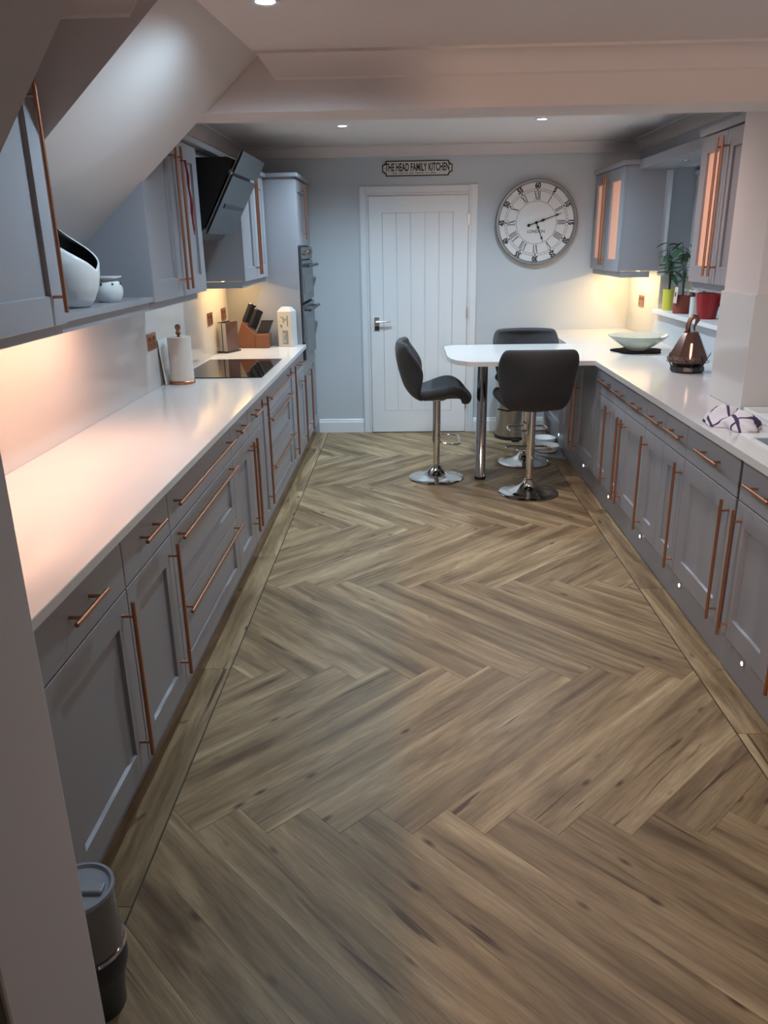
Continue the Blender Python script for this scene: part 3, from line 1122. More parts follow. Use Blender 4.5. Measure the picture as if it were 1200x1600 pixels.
hd.tube([(-0.268, yf - 0.058, 1.005), (-0.20, yf - 0.058, 1.008), (-0.145, yf - 0.052, 1.012)], 0.0085, 12)
h = hd.build('door_handle', 'bright_chrome', d1, smooth=0.6)
box(-0.285, -0.245, yf - 0.0195, yf - 0.0182, 0.932, 0.968).build('lock_plate', 'dark_metal', h)
for z in (1.84, 1.075, 0.27):
    box(DX1 - 0.006, DX1 + 0.006, yf - 0.020, yf - 0.001, z - 0.045, z + 0.045).build('hinge', 'steel', d1)
# architrave
ar = MB()


def archi(p0, p1):
    pass


prof = [(0, 0), (0.0, 0.026), (0.012, 0.026), (0.018, 0.020), (0.062, 0.018), (0.07, 0.012), (0.07, 0)]
ar.prism([(DX0 - 0.008 - p, YB - q - 0.0005) for p, q in prof], 2, 0, DZ + 0.078)
ar.prism([(DX1 + 0.008 + p, YB - q - 0.0005) for p, q in prof], 2, 0, DZ + 0.078)
ar.prism([(YB - q - 0.0005, DZ + 0.008 + p) for p, q in prof], 0, DX0 - 0.008, DX1 + 0.008)
struct(ar.build('trim_9', 'gloss_white'))
struct(MB().box(DX0 - 0.008, DX0, YB - 0.022, YB - 0.001, 0, DZ + 0.008).box(DX1, DX1 + 0.008, YB - 0.022, YB - 0.001, 0, DZ + 0.008)
       .box(DX0, DX1, YB - 0.022, YB - 0.001, DZ, DZ + 0.008).build('trim_10', 'gloss_white'))
struct(box(DX0, DX1, YB - 0.035, YB - 0.001, 0.0, 0.006).build('trim_11', 'black'))

# ------------------------------------------------------------------ wall sign
sx0, sx1, sz0, sz1 = -0.198, 0.389, 2.192, 2.312
t = thing('wall_sign', ((sx0 + sx1) / 2, YB, sz0), 'black edged name plate above the white door reading THE HEAD FAMILY KITCHEN', 'sign')


def plate(m):
    a, b, c, d = sx0 + m, sx1 - m, sz0 + m, sz1 - m
    r = 0.030
    def corner(cx, cz, a0):
        return [(cx + r * cos(a0 - i * pi / 8), cz + r * sin(a0 - i * pi / 8)) for i in range(5)]
    k = 0.006
    p = []
    p += [(a, c + r + k)] + corner(a, c, pi / 2) + [(a + r + k, c)]
    p += [(b - r - k, c)] + corner(b, c, pi) + [(b, c + r + k)]
    p += [(b, d - r - k)] + corner(b, d, 1.5 * pi) + [(b - r - k, d)]
    p += [(a + r + k, d)] + corner(a, d, 2 * pi) + [(a, d - r - k)]
    return p


MB().prism(plate(0), 1, YB - 0.008, YB - 0.001).build('plate_edge', 'ink', t)
MB().prism(plate(0.0085), 1, YB - 0.010, YB - 0.0081).build('plate_face', 'sign', t)


def put_text(body, cx, cz, y, size, sx, parent, name='lettering', mat_='ink', rot=0.0, offset=0.0, th=0.0006):
    vs, fs = text_mesh(body, size, sx, offset)
    c, s = cos(rot), sin(rot)
    mb = MB().add([(cx + x * c - z * s, y, cz + x * s + z * c) for x, z in vs], fs)
    return mb.build(name, mat_, parent, fix=False)


put_text('THE HEAD FAMILY KITCHEN', (sx0 + sx1) / 2, 2.258, YB - 0.0106, 0.084, 0.500, t, offset=0.0024)
# line of small print, too fine to read
sm = MB()
x = sx0 + 0.085
random.seed(3)
for wlen in (5, 5, 2, 4, 9, 2, 6):
    for _ in range(wlen):
        sm.add([(x, YB - 0.0106, 2.211), (x + 0.0052, YB - 0.0106, 2.211), (x + 0.0052, YB - 0.0106, 2.219), (x, YB - 0.0106, 2.219)], [(0, 1, 2, 3)])
        x += 0.0085
    x += 0.014
sm.build('small_print', 'ink', t, fix=False)
for x in (sx0 + 0.026, sx1 - 0.026):
    MB().lathe([(0.0042, YB - 0.0102), (0.003, YB - 0.0125)], x, (sz0 + sz1) / 2, 10, axis=1).build('screw', 'ink', t)

# ------------------------------------------------------------------ clock
CX, CZ, CR = 1.103, 1.808, 0.345
t = thing('wall_clock', (CX, YB, CZ - CR), 'large round white wall clock with a grey rim and roman numerals', 'clock')
MB().lathe([(CR - 0.012, YB - 0.0005), (CR, YB - 0.010), (CR, YB - 0.048), (CR - 0.008, YB - 0.058), (CR - 0.020, YB - 0.058), (CR - 0.030, YB - 0.046), (CR - 0.031, YB - 0.036)],
           CX, CZ, 72, axis=1, cap0=True, cap1=False).build('rim', 'rim', t, smooth=0.6)
MB().lathe([(CR - 0.0305, YB - 0.030), (CR - 0.0305, YB - 0.0375)], CX, CZ, 72, axis=1).build('dial', 'cream', t)
yd = YB - 0.0382


def ringm(r0, r1, n=96):
    mb = MB()
    vs, fs = [], []
    for k in range(n):
        a = 2 * pi * k / n
        vs += [(CX + r0 * cos(a), yd, CZ + r0 * sin(a)), (CX + r1 * cos(a), yd, CZ + r1 * sin(a))]
    for k in range(n):
        j = (k + 1) % n
        fs.append((2 * k, 2 * k + 1, 2 * j + 1, 2 * j))
    return mb.add(vs, fs)


ringm(0.1688, 0.1716).build('chapter_ring', 'ink', t, fix=False)
ringm(0.2485, 0.2508).build('minute_ring', 'ink', t, fix=False)
ringm(0.2652, 0.2675).build('minute_ring', 'ink', t, fix=False)


def strokes(segs, ang, name):
    """segs: (x0, r0, x1, r1, width) in a frame whose second axis points out from the centre"""
    mb = MB()
    ca, sa = cos(ang), sin(ang)
    for x0, r0, x1, r1, w_ in segs:
        d = Vector((x1 - x0, r1 - r0)).normalized()
        n_ = Vector((-d.y, d.x)) * w_ / 2
        q = [(x0 + n_.x, r0 + n_.y), (x0 - n_.x, r0 - n_.y), (x1 - n_.x, r1 - n_.y), (x1 + n_.x, r1 + n_.y)]
        mb.add([(CX + a * ca + b * sa, yd, CZ - a * sa + b * ca) for a, b in q], [(0, 1, 2, 3)])
    return mb.build(name, 'ink', t, fix=False)


def roman(s):
    wd = {'I': 0.013, 'V': 0.028, 'X': 0.028}
    tot = sum(wd[c] for c in s)
    x, out = -tot / 2, []
    a, b = 0.180, 0.243
    for c in s:
        m = x + wd[c] / 2
        if c == 'I':
            out.append((m, a, m, b, 0.0062))
        elif c == 'V':
            out += [(x + .003, b, m, a, 0.0066), (x + wd[c] - .003, b, m, a, 0.0026)]
        else:
            out += [(x + .003, b, x + wd[c] - .003, a, 0.0066), (x + wd[c] - .003, b, x + .003, a, 0.0026)]
        x += wd[c]
    out += [(-tot / 2, a, tot / 2, a, 0.0016), (-tot / 2, b, tot / 2, b, 0.0016)]
    return out


rom = ['XII', 'I', 'II', 'III', 'IIII', 'V', 'VI', 'VII', 'VIII', 'IX', 'X', 'XI']
for i in range(12):
    a = 2 * pi * i / 12
    strokes(roman(rom[i]), a, 'numeral')
    put_text(str(60 if i == 0 else i * 5), CX + 0.290 * sin(a), CZ + 0.290 * cos(a), yd, 0.056, 0.84, t, 'minute_number', rot=-a, offset=0.0030)
ticks = []
mt = MB()
for i in range(60):
    a = 2 * pi * i / 60
    r0, r1, w_ = (0.2495, 0.267, 0.0014)
    ca, sa = cos(a), sin(a)
    q = [(-w_ / 2, r0), (w_ / 2, r0), (w_ / 2, r1), (-w_ / 2, r1)]
    if i % 5 == 0:
        q = [(0.0065 * cos(k * pi / 5), 0.2585 + 0.0065 * sin(k * pi / 5)) for k in range(10)]
    mt.add([(CX + x * ca + r * sa, yd - 0.0001, CZ - x * sa + r * ca) for x, r in q], [tuple(range(len(q)))])
mt.build('minute_marks', 'ink', t, fix=False)
put_text('LONDON', CX, CZ - 0.072, yd, 0.034, 1.0, t, 'dial_lettering', offset=0.0004)


def hand(ang, L, tail, name, y):
    ca, sa = cos(ang), sin(ang)
    w_ = 0.004
    prof_ = [(-tail, w_), (0, w_), (L * 0.16, w_), (L * 0.25, 0.012), (L * 0.36, w_ * .9), (L * 0.74, w_ * .7), (L * 0.80, 0.010), (L * 0.87, w_ * .7), (L, 0.0008)]
    q = [(-w, r) for r, w in prof_] + [(w, r) for r, w in reversed(prof_)]
    mb = MB()
    mb.prism([(CX + x * ca + r * sa, CZ - x * sa + r * ca) for x, r in q], 1, y, y + 0.002)
    if tail:
        cxx, czz = CX - tail * sa, CZ - tail * ca
        mb.lathe([(0.013, y), (0.013, y + 0.002)], cxx, czz, 18, axis=1)
    mb.lathe([(0.012, y), (0.012, y + 0.002)], CX, CZ, 18, axis=1)
    mb.build(name, 'ink', t)


hand(radians(71), 0.225, 0.068, 'minute_hand', YB - 0.050)
hand(radians(158), 0.165, 0.0, 'hour_hand', YB - 0.045)


# ------------------------------------------------------------------ ceiling downlights
def downlight(x, y, zc, on, label, power, color=COOL, spread=155, blend=1.0):
    t = thing('downlight', (x, y, zc - 0.006), label, 'light', 'recessed ceiling downlights')
    MB().lathe([(0.030, zc - 0.0005), (0.030, zc - 0.004), (0.042, zc - 0.006), (0.045, zc - 0.0005)], x, y, 28, cap0=False, cap1=False).build('bezel', 'gloss_white', t, smooth=0.7)
    MB().lathe([(0.030, zc - 0.0022), (0.0, zc - 0.0030)], x, y, 24, cap0=False, cap1=False).build('lens', 'lamp_disc' if on else 'lamp_off', t)
    if on:
        d = bpy.data.lights.new('downlight_beam', 'SPOT')
        d.energy, d.color, d.spot_size, d.spot_blend, d.shadow_soft_size = power, color, radians(spread), blend, 0.035
        o = bpy.data.objects.new('downlight_beam', d)
        o.location = (0, 0, -0.004)
        o.parent = t
        COL.objects.link(o)


downlight(-0.434, 5.88, ZC_F, True, 'lit ceiling downlight in front of the door sign', P_SPOT_FAR)
downlight(0.91, 5.76, ZC_F, True, 'lit ceiling downlight over the breakfast bar', P_SPOT_FAR)
downlight(1.62, 6.2, ZC_F, False, 'unlit ceiling downlight in the corner by the glazed cabinet', 0)
downlight(-0.43, 4.45, ZC_F, True, 'lit downlight hidden behind the beam above the hob run', P_SPOT_FAR * 0.5)
downlight(0.91, 4.35, ZC_F, True, 'lit downlight hidden behind the beam above the sink run', P_SPOT_FAR * 0.5, PINK)
downlight(-0.415, 2.66, ZC_N, True, 'lit ceiling downlight beside the sloping stair soffit', P_SPOT_NEAR, COOL, 166, 0.6)
downlight(0.90, 2.62, ZC_N, True, 'lit ceiling downlight above the sink side cabinets', P_SPOT_NEAR * 0.75, (0.97, 0.94, 0.95), 155, 1.0)

# under-cabinet LED strips
def led(name, x, y0, y1, z, label, power, color):
    t = tag(box(x - 0.006, x + 0.006, y0, y1, z - 0.006, z).build(name, 'led_strip'), label, 'light', 'warm strips under the wall cabinets')
    a = area_light('strip_light', (0, 0, -0.003), 0.02, y1 - y0, power, color)
    a.parent = t
    return t


led('led_strip', -1.22, 1.60, 2.42, 1.4045, 'warm light strip under the wall cabinet beside the vase', P_LED * 1.15, PEACH)
led('led_strip', -1.22, 2.50, 3.25, 1.4395, 'warm light strip under the open shelf', P_LED * 1.35, PEACH)
led('led_strip', -1.24, 5.40, 6.10, 1.4395, 'warm light strip above the knife block', P_LED * 1.2, WARM)
led('led_strip', 1.78, 6.25, 6.98, 1.4345, 'warm light strip under the glazed cabinet by the clock', P_LED * 1.7, WARM)

# hall lamp behind the photographer
d = bpy.data.lights.new('hall_light', 'POINT')
d.energy, d.color, d.shadow_soft_size = P_HALL, (1.0, 0.72, 0.55), 0.09
o = bpy.data.objects.new('hall_light', d)
o.location = (0.16, -2.6, 1.83)
COL.objects.link(o)


# ------------------------------------------------------------------ bar stools
def grid_shell(rows, name, parent, th):
    """rows: list of rows of 3-D points"""
    vs = [p for r in rows for p in r]
    n = len(rows[0])
    fs = [(i * n + j, i * n + j + 1, (i + 1) * n + j + 1, (i + 1) * n + j) for i in range(len(rows) - 1) for j in range(n - 1)]
    ob = MB().add(vs, fs).build(name, 'velvet', parent, smooth=True)
    s = ob.modifiers.new('pad', 'SOLIDIFY')
    s.thickness, s.offset = th, -1.0
    ss = ob.modifiers.new('soft', 'SUBSURF')
    ss.levels = ss.render_levels = 2
    return ob


def stool(x, y, rz, label):
    t = thing('bar_stool', (0, 0, 0), label, 'stool', 'charcoal bar stools around the breakfast bar')
    # local frame: the sitter faces +x
    us = [-1, -0.82, -0.5, 0, 0.5, 0.82, 1]
    # centre line of the seat: x, z, half width, rise of the edges, forward curl of edges
    seat = [(0.262, 0.600, 0.150, -0.030, -0.030), (0.245, 0.640, 0.185, -0.015, -0.02), (0.190, 0.662, 0.222, 0.035, 0), (0.110, 0.664, 0.242, 0.082, 0),
            (0.020, 0.656, 0.238, 0.074, 0), (-0.070, 0.650, 0.196, 0.045, 0), (-0.130, 0.655, 0.172, 0.030, 0.0)]
    rows = [[(cx + cv * abs(u) ** 2, u * hw, z + rise * abs(u) ** 2.2) for u in us] for cx, z, hw, rise, cv in seat]
    grid_shell(rows, 'seat', t, 0.068)
    back = [(-0.115, 0.632, 0.160, 0.0, 0.03), (-0.165, 0.652, 0.190, 0.0, 0.055), (-0.210, 0.705, 0.212, 0.0, 0.105), (-0.240, 0.79, 0.226, 0.0, 0.155),
            (-0.258, 0.86, 0.236, 0.0, 0.160), (-0.268, 0.93, 0.243, 0.0, 0.12), (-0.266, 0.982, 0.232, 0.0, 0.075), (-0.246, 0.996, 0.212, 0.0, 0.055)]
    rows = [[(cx + cv * abs(u) ** 2.2, u * hw, z + rise * abs(u)) for u in us] for cx, z, hw, rise, cv in back]
    grid_shell(rows[::-1], 'backrest', t, 0.042).modifiers['pad'].offset = 1.0
    # piping along the middle of the back and across the seat
    MB().tube([(cx - 0.0005, 0, z) for cx, z, *_ in back[2:6]], 0.0022, 6).build('back_seam', 'seam', t, smooth=True)
    MB().lathe([(0.205, 0.0), (0.205, 0.006), (0.196, 0.012), (0.150, 0.020), (0.105, 0.032), (0.070, 0.050), (0.048, 0.070), (0.036, 0.088), (0.030, 0.098)], 0, 0, 44).build('base', 'chrome', t, smooth=0.9)
    MB().lathe([(0.206, 0.0), (0.206, 0.004)], 0, 0, 44).build('base_gasket', 'black', t)
    MB().lathe([(0.031, 0.085), (0.031, 0.10), (0.0245, 0.104), (0.0245, 0.30)], 0, 0, 24).build('gas_column', 'chrome', t, smooth=0.6)
    MB().lathe([(0.0285, 0.262), (0.0285, 0.585), (0.07, 0.588), (0.075, 0.603)], 0, 0, 24).build('column_sleeve', 'chrome', t, smooth=0.6)
    fr_ = MB()
    w_, d_ = 0.150, 0.165
    pts = [(0.02, -0.03, 0.300), (0.03, -w_ + 0.03, 0.300), (0.05, -w_, 0.298), (0.11, -w_, 0.294), (d_ - 0.02, -w_ + .005, 0.29), (d_, -w_ + 0.03, 0.29),
           (d_, w_ - 0.03, 0.29), (d_ - 0.02, w_ - .005, 0.29), (0.11, w_, 0.294), (0.05, w_, 0.298), (0.03, w_ - 0.03, 0.300), (0.02, 0.03, 0.300)]
    fr_.tube(pts, 0.0075, 10)
    fr_.lathe([(0.0325, 0.283), (0.0325, 0.317)], 0, 0, 22)
    fr_.build('footrest', 'chrome', t, smooth=0.8)
    lv = MB().tube([(-0.02, 0.03, 0.592), (-0.03, 0.17, 0.585), (-0.035, 0.235, 0.60)], 0.005, 8)
    lv.build('lever', 'black', t, smooth=0.6)
    t.location = (x, y, 0)
    t.rotation_euler.z = rz
    return t


stool(0.213, 5.56, 0.0, 'charcoal bar stool in profile at the rounded end of the bar')
stool(0.840, 5.17, pi / 2, 'charcoal bar stool seen from behind at the near side of the bar')
stool(0.925, 5.97, -pi / 2, 'charcoal bar stool facing us on the far side of the bar')

# ------------------------------------------------------------------ pedal bin and bowls on the floor
BX, BY = 0.945, 6.83
t = thing('pedal_bin', (BX, BY, 0), 'brushed steel pedal bin standing against the back wall', 'bin')
MB().lathe([(0.160, 0.0), (0.162, 0.006), (0.162, 0.03)], BX, BY, 40).build('base_ring', 'black', t, smooth=0.6)
MB().lathe([(0.160, 0.03), (0.160, 0.54)], BX, BY, 40).build('bin_body', 'steel', t, smooth=0.6)
MB().lathe([(0.163, 0.541), (0.163, 0.565), (0.150, 0.59), (0.09, 0.61), (0.0, 0.618)], BX, BY, 40, cap1=False).build('lid', 'steel', t, smooth=0.6)
box(BX - 0.035, BX + 0.035, BY - 0.21, BY - 0.155, 0.008, 0.022).build('pedal', 'black', t, bevel=0.004)
tag(MB().prism([(1.135, 6.10), (1.275, 6.04), (1.275, 6.72), (1.06, 6.70), (1.06, 6.20)], 2, 0.0006, 0.004).build('feeding_mat', 'mat_blue', bevel=0.001),
    'pale blue mat on the floor under the two white bowls', 'mat')
for (bx, by, rr, lb) in ((1.155, 6.30, 0.108, 'white pet bowl on the blue mat, the one further from the bin'),
                         (1.185, 6.57, 0.100, 'white pet bowl on the blue mat, the one tucked beside the bin')):
    t = thing('pet_bowl', (bx, by, 0.004), lb, 'bowl', 'white pet bowls')
    MB().lathe([(rr * .82, 0.0045), (rr, 0.05), (rr, 0.056), (rr * .93, 0.056), (rr * .75, 0.022), (0.0, 0.018)], bx, by, 32, cap1=False).build('bowl_body', 'porcelain', t, smooth=0.7)
    MB().lathe([(rr * .84, 0.0042), (rr * .86, 0.010)], bx, by, 32).build('rubber_foot', 'black', t)

# ------------------------------------------------------------------ vacuum canister behind the jamb
VX, VY = -0.722, 1.305
t = thing('vacuum_cleaner', (VX, VY, 0), 'upright vacuum with a clear dust canister behind the jamb', 'vacuum')
MB().lathe([(0.060, 0.0), (0.060, 0.03), (0.066, 0.08), (0.072, 0.11)], VX, VY, 28).build('motor_base', 'dark_slate', t, smooth=0.6)
MB().lathe([(0.074, 0.11), (0.078, 0.13), (0.078, 0.175), (0.073, 0.185)], VX, VY, 28).build('collar', 'dark_slate', t, smooth=0.6)
MB().lathe([(0.0775, 0.172), (0.081, 0.178), (0.0775, 0.184)], VX, VY, 28).build('collar_ring', 'chrome', t, smooth=0.6)
MB().lathe([(0.073, 0.186), (0.070, 0.328)], VX, VY, 28).build('dust_canister', 'clear', t, smooth=0.6)
MB().lathe([(0.071, 0.328), (0.074, 0.334), (0.073, 0.341), (0.067, 0.341), (0.062, 0.334), (0.0, 0.334)], VX, VY, 28, cap1=False).build('canister_lid', 'grey_plastic', t, smooth=0.6)
box(VX + 0.005, VX + 0.055, VY - 0.015, VY + 0.012, 0.3345, 0.344).build('lid_latch', 'grey_plastic', t, bevel=0.003)

# ------------------------------------------------------------------ hob
t = thing('induction_hob', (-1.11, 4.97, WT1), 'black glass induction hob set in the white worktop', 'hob')
box(-1.365, -0.862, 4.585, 5.365, WT1 + 0.0004, WT1 + 0.0055).build('hob_glass', 'black_glass', t, bevel=0.0015)

# ------------------------------------------------------------------ paper towel holder and board
PX, PY = -1.295, 4.435
t = thing('paper_towel_holder', (PX, PY, WT1), 'copper paper towel holder with a white roll before the hob', 'paper towel')
MB().lathe([(0.070, WT1 + .0005), (0.072, WT1 + 0.004), (0.072, WT1 + 0.014), (0.068, WT1 + 0.018)], PX, PY, 36).build('base', 'copper', t, smooth=0.7)
MB().lathe([(0.066, WT1 + 0.019), (0.066, WT1 + 0.262), (0.020, WT1 + 0.262), (0.020, WT1 + 0.24)], PX, PY, 36, cap1=False).build('paper_roll', 'paper', t, smooth=0.7)
MB().lathe([(0.008, WT1 + 0.018), (0.008, WT1 + 0.272), (0.015, WT1 + 0.280), (0.015, WT1 + 0.288), (0.009, WT1 + 0.296), (0.014, WT1 + 0.305), (0.0165, WT1 + 0.316), (0.013, WT1 + 0.327), (0.002, WT1 + 0.332)],
           PX, PY, 20).build('finial', 'copper_dark', t, smooth=0.7)
bo = MB().prism([(-1.373, WT1 + 0.001), (-1.367, WT1 + 0.001), (-1.392, WT1 + 0.252), (-1.398, WT1 + 0.252)], 1, 4.36, 4.56)
tag(bo.build('chopping_board', 'porcelain', bevel=0.001), 'thin white board leaning on the splashback behind the paper towels', 'board')

M['pr_dark'] = brown_wood('dark_walnut', (0.075, 0.035, 0.025), (0.11, 0.05, 0.035))
# ------------------------------------------------------------------ steel knife holder (slim box)
t = thing('utensil_box', (-1.345, 5.80, WT1), 'slim steel box with brown sides beside the hob', 'box')
c0, ry = Vector((-1.322, 5.80)), radians(-22)


def rot2(px, py, c, a):
    return (c.x + px * cos(a) - py * sin(a), c.y + px * sin(a) + py * cos(a))


def rbox(c, a, x0, x1, y0, y1, z0, z1):
    return MB().prism([rot2(x0, y0, c, a), rot2(x1, y0, c, a), rot2(x1, y1, c, a), rot2(x0, y1, c, a)], 2, z0, z1)


rbox(c0, ry, -0.047, 0.047, -0.085, 0.085, WT1 + 0.0005, WT1 + 0.012).build('base_plate', 'dark_metal', t, bevel=0.002)
rbox(c0, ry, -0.035, 0.035, -0.075, -0.070, WT1 + 0.012, WT1 + 0.215).build('steel_face', 'steel', t, bevel=0.002)
rbox(c0, ry, 0.030, 0.036, -0.070, 0.075, WT1 + 0.012, WT1 + 0.22).build('brown_side', 'pr_dark', t)
rbox(c0, ry, -0.036, -0.030, -0.070, 0.075, WT1 + 0.012, WT1 + 0.22).build('brown_side', 'black', t)
rbox(c0, ry, -0.003, 0.003, -0.0765, -0.0752, WT1 + 0.014, WT1 + 0.213).build('dark_slot', 'black', t)
rbox(c0, ry, -0.0295, 0.0295, -0.0695, 0.074, WT1 + 0.012, WT1 + 0.205).build('inner_block', 'steel', t)

# ------------------------------------------------------------------ knife block
kc, ka = Vector((-1.205, 6.06)), radians(0)
t = thing('knife_block', (-1.21, 6.06, WT1), 'reddish wooden knife block full of black handled knives', 'knife block')
side = [(-0.135, WT1 + .0005), (0.02, WT1 + .0005), (0.02, WT1 + 0.105), (-0.068, WT1 + 0.205), (-0.120, WT1 + 0.05)]
side = [(-0.140, WT1 + .0005), (0.035, WT1 + .0005), (0.035, WT1 + 0.10), (-0.058, WT1 + 0.205)]
MB().prism([(p[0] - 1.195, p[1]) for p in side], 1, 6.00, 6.135).build('block_body', 'block', t, bevel=0.003)
MB().prism([(-1.158, WT1 + .0005), (-1.055, WT1 + .0005), (-1.055, WT1 + 0.105), (-1.158, WT1 + 0.105)], 1, 5.985, 6.12).build('steak_knife_block', 'block', t, bevel=0.003)


def knife(px, py, pz, L, r, label, group, lean=(0.42, -0.02, 0.9)):
    dv = Vector(lean).normalized()
    p0 = Vector((px, py, pz))
    t = thing('knife', tuple(p0), label, 'knife', group)
    a = dv.cross(Vector((0, 1, 0))).normalized()
    b = dv.cross(a)
    mb = MB()
    vs = []
    for s_, w_, h_ in ((0.0, r * .8, r), (0.35 * L, r * .8, r * 1.15), (0.8 * L, r * .8, r), (L, r * .75, r * 1.25)):
        c = p0 + dv * s_
        vs += [c + a * h_ + b * w_, c - a * h_ + b * w_, c - a * h_ - b * w_, c + a * h_ - b * w_]
    fs = [(3, 2, 1, 0), (12, 13, 14, 15)]
    for k in range(3):
        fs += [(k * 4 + i, k * 4 + (i + 1) % 4, k * 4 + 4 + (i + 1) % 4, k * 4 + 4 + i) for i in range(4)]
    mb.add(vs, fs).build('handle', 'black', t, bevel=0.002)
    c = p0 + dv * L
    mb = MB().tube([c, c + dv * 0.005], r * 1.2, 10)
    mb.build('end_cap', 'chrome', t, smooth=0.6)


KP = ((-1.245, WT1 + 0.199, 6.02, 'back row, near face'), (-1.238, WT1 + 0.194, 6.06, 'middle of back row'), (-1.228, WT1 + 0.182, 6.10, 'back row, tower end'),
      (-1.205, WT1 + 0.159, 6.025, 'second row, near face'), (-1.195, WT1 + 0.149, 6.065, 'middle of second row'), (-1.180, WT1 + 0.134, 6.105, 'second row, tower end'))
for px, pz, py, wh in KP:
    knife(px, py, pz, 0.145, 0.0115, 'large black handled knife in the wooden block, ' + wh, 'kitchen knives in the block')
ORD = ('first', 'second', 'third', 'fourth', 'fifth', 'last')
for i in range(6):
    knife(-1.145 + 0.015 * i, 6.035, WT1 + 0.1085, 0.105, 0.007, ORD[i] + ' small black steak knife of the front row counted from the wall', 'steak knives in the block', (0.40, 0.05, 0.9))

# ------------------------------------------------------------------ white carton
c1 = Vector((-0.925, 6.10))
t = thing('carton', (-0.925, 6.10, WT1), 'tall white printed carton with a gabled top by the oven tower', 'carton')
ca = radians(-20)
hw, hd_ = 0.058, 0.046
rbox(c1, ca, -hw, hw, -hd_, hd_, WT1 + .0005, WT1 + 0.265).build('carton_body', 'card', t, bevel=0.002)
gv = []
for (x_, y_, z_) in ((-hw, -hd_, 0.265), (hw, -hd_, 0.265), (hw, hd_, 0.265), (-hw, hd_, 0.265), (-hw * .6, -hd_ * .4, 0.298), (hw * .6, -hd_ * .4, 0.298), (hw * .6, hd_ * .4, 0.298), (-hw * .6, hd_ * .4, 0.298)):
    gv.append((*rot2(x_, y_, c1, ca), WT1 + z_))
MB().add(gv, [(0, 1, 5, 4), (1, 2, 6, 5), (2, 3, 7, 6), (3, 0, 4, 7), (4, 5, 6, 7)]).build('carton_top', 'card', t)
M['pr_green'] = mat('print_green', (0.16, 0.26, 0.22), 0.6)
M['pr_brown'] = mat('print_brown', (0.20, 0.12, 0.07), 0.6)
M['pr_grey'] = mat('print_grey', (0.20, 0.22, 0.24), 0.6)
random.seed(5)


def pr(x0, x1, z0, z1, m_, nm='print'):
    y_ = -hd_ - 0.0006
    q = [(x0, z0), (x1, z0), (x1, z1), (x0, z1)]
    MB().add([(*rot2(a, y_, c1, ca), WT1 + b) for a, b in q], [(0, 1, 2, 3)]).build(nm, m_, t, fix=False)


def prs(y0, y1, z0, z1, m_, nm='print'):
    x_ = -hw - 0.0006
    q = [(y0, z0), (y1, z0), (y1, z1), (y0, z1)]
    MB().add([(*rot2(x_, a, c1, ca), WT1 + b) for a, b in q], [(0, 1, 2, 3)]).build(nm, m_, t, fix=False)


pr(-0.02, 0.03, 0.02, 0.125, 'pr_grey')
pr(-0.014, 0.012, 0.03, 0.105, 'porcelain')
pr(-0.008, 0.006, 0.055, 0.085, 'pr_green')
pr(0.022, 0.034, 0.155, 0.235, 'pr_grey')
for _ in range(9):
    a, b = random.uniform(-0.048, 0.005), random.uniform(0.13, 0.225)
    pr(a, a + random.uniform(0.006, 0.016), b, b + random.uniform(0.008, 0.02), random.choice(['pr_green', 'pr_green', 'pr_grey']))
for k in range(5):
    prs(-0.025 + random.uniform(-.006, .006), 0.02, 0.02 + k * 0.045, 0.045 + k * 0.045, random.choice(['pr_brown', 'pr_green', 'pr_grey']))


# ------------------------------------------------------------------ sockets
def socket(x, y, z, s, label):
    t = thing('wall_socket', (x, y, z - 0.045), label, 'socket', 'copper wall sockets')
    box(x, x + s * 0.006, y - 0.073, y + 0.073, z - 0.044, z + 0.044).build('face_plate', 'copper', t, bevel=0.002)
    for dy in (-0.035, 0.035):
        box(x + s * 0.0062, x + s * 0.010, y + dy - 0.010, y + dy + 0.010, z + 0.006, z + 0.026).build('switch', 'copper_dark', t, bevel=0.001)
        box(x + s * 0.0061, x + s * 0.0066, y + dy - 0.009, y + dy + 0.009, z - 0.026, z - 0.010).build('pin_holes', 'copper_dark', t)


socket(XL + 0.0205, 4.27, 1.172, 1, 'copper double socket behind the paper towel roll')
socket(XL + 0.0205, 5.60, 1.172, 1, 'copper double socket beyond the hob')
socket(XL + 0.0205, 6.03, 1.172, 1, 'copper double socket above the slim steel box')
socket(XRW - 0.0005, 6.66, 1.18, -1, 'copper double socket under the glazed cabinet by the clock')

# ------------------------------------------------------------------ vase and oil burner in the niche
VX, VY, VZ = -1.165, 2.755, UZ0 + 0.0225
prof = [(0.055, 0.0), (0.075, 0.02), (0.093, 0.06), (0.104, 0.11), (0.106, 0.15), (0.092, 0.20), (0.074, 0.245), (0.046, 0.295), (0.036, 0.32)]
n = 48
vs, fs = [], []


def cut_h(a):
    # rim height: low towards the room, tall at the other side
    d = cos(a - radians(-6))
    ang_ = math.acos(max(-1, min(1, d))) / pi
    return 0.122 + 0.19 * ang_ ** 0.95


NR = 14


def rad(h):
    for (r0, h0), (r1, h1) in zip(prof, prof[1:]):
        if h0 <= h <= h1:
            k = (h - h0) / (h1 - h0)
            return r0 + (r1 - r0) * k
    return prof[-1][0]


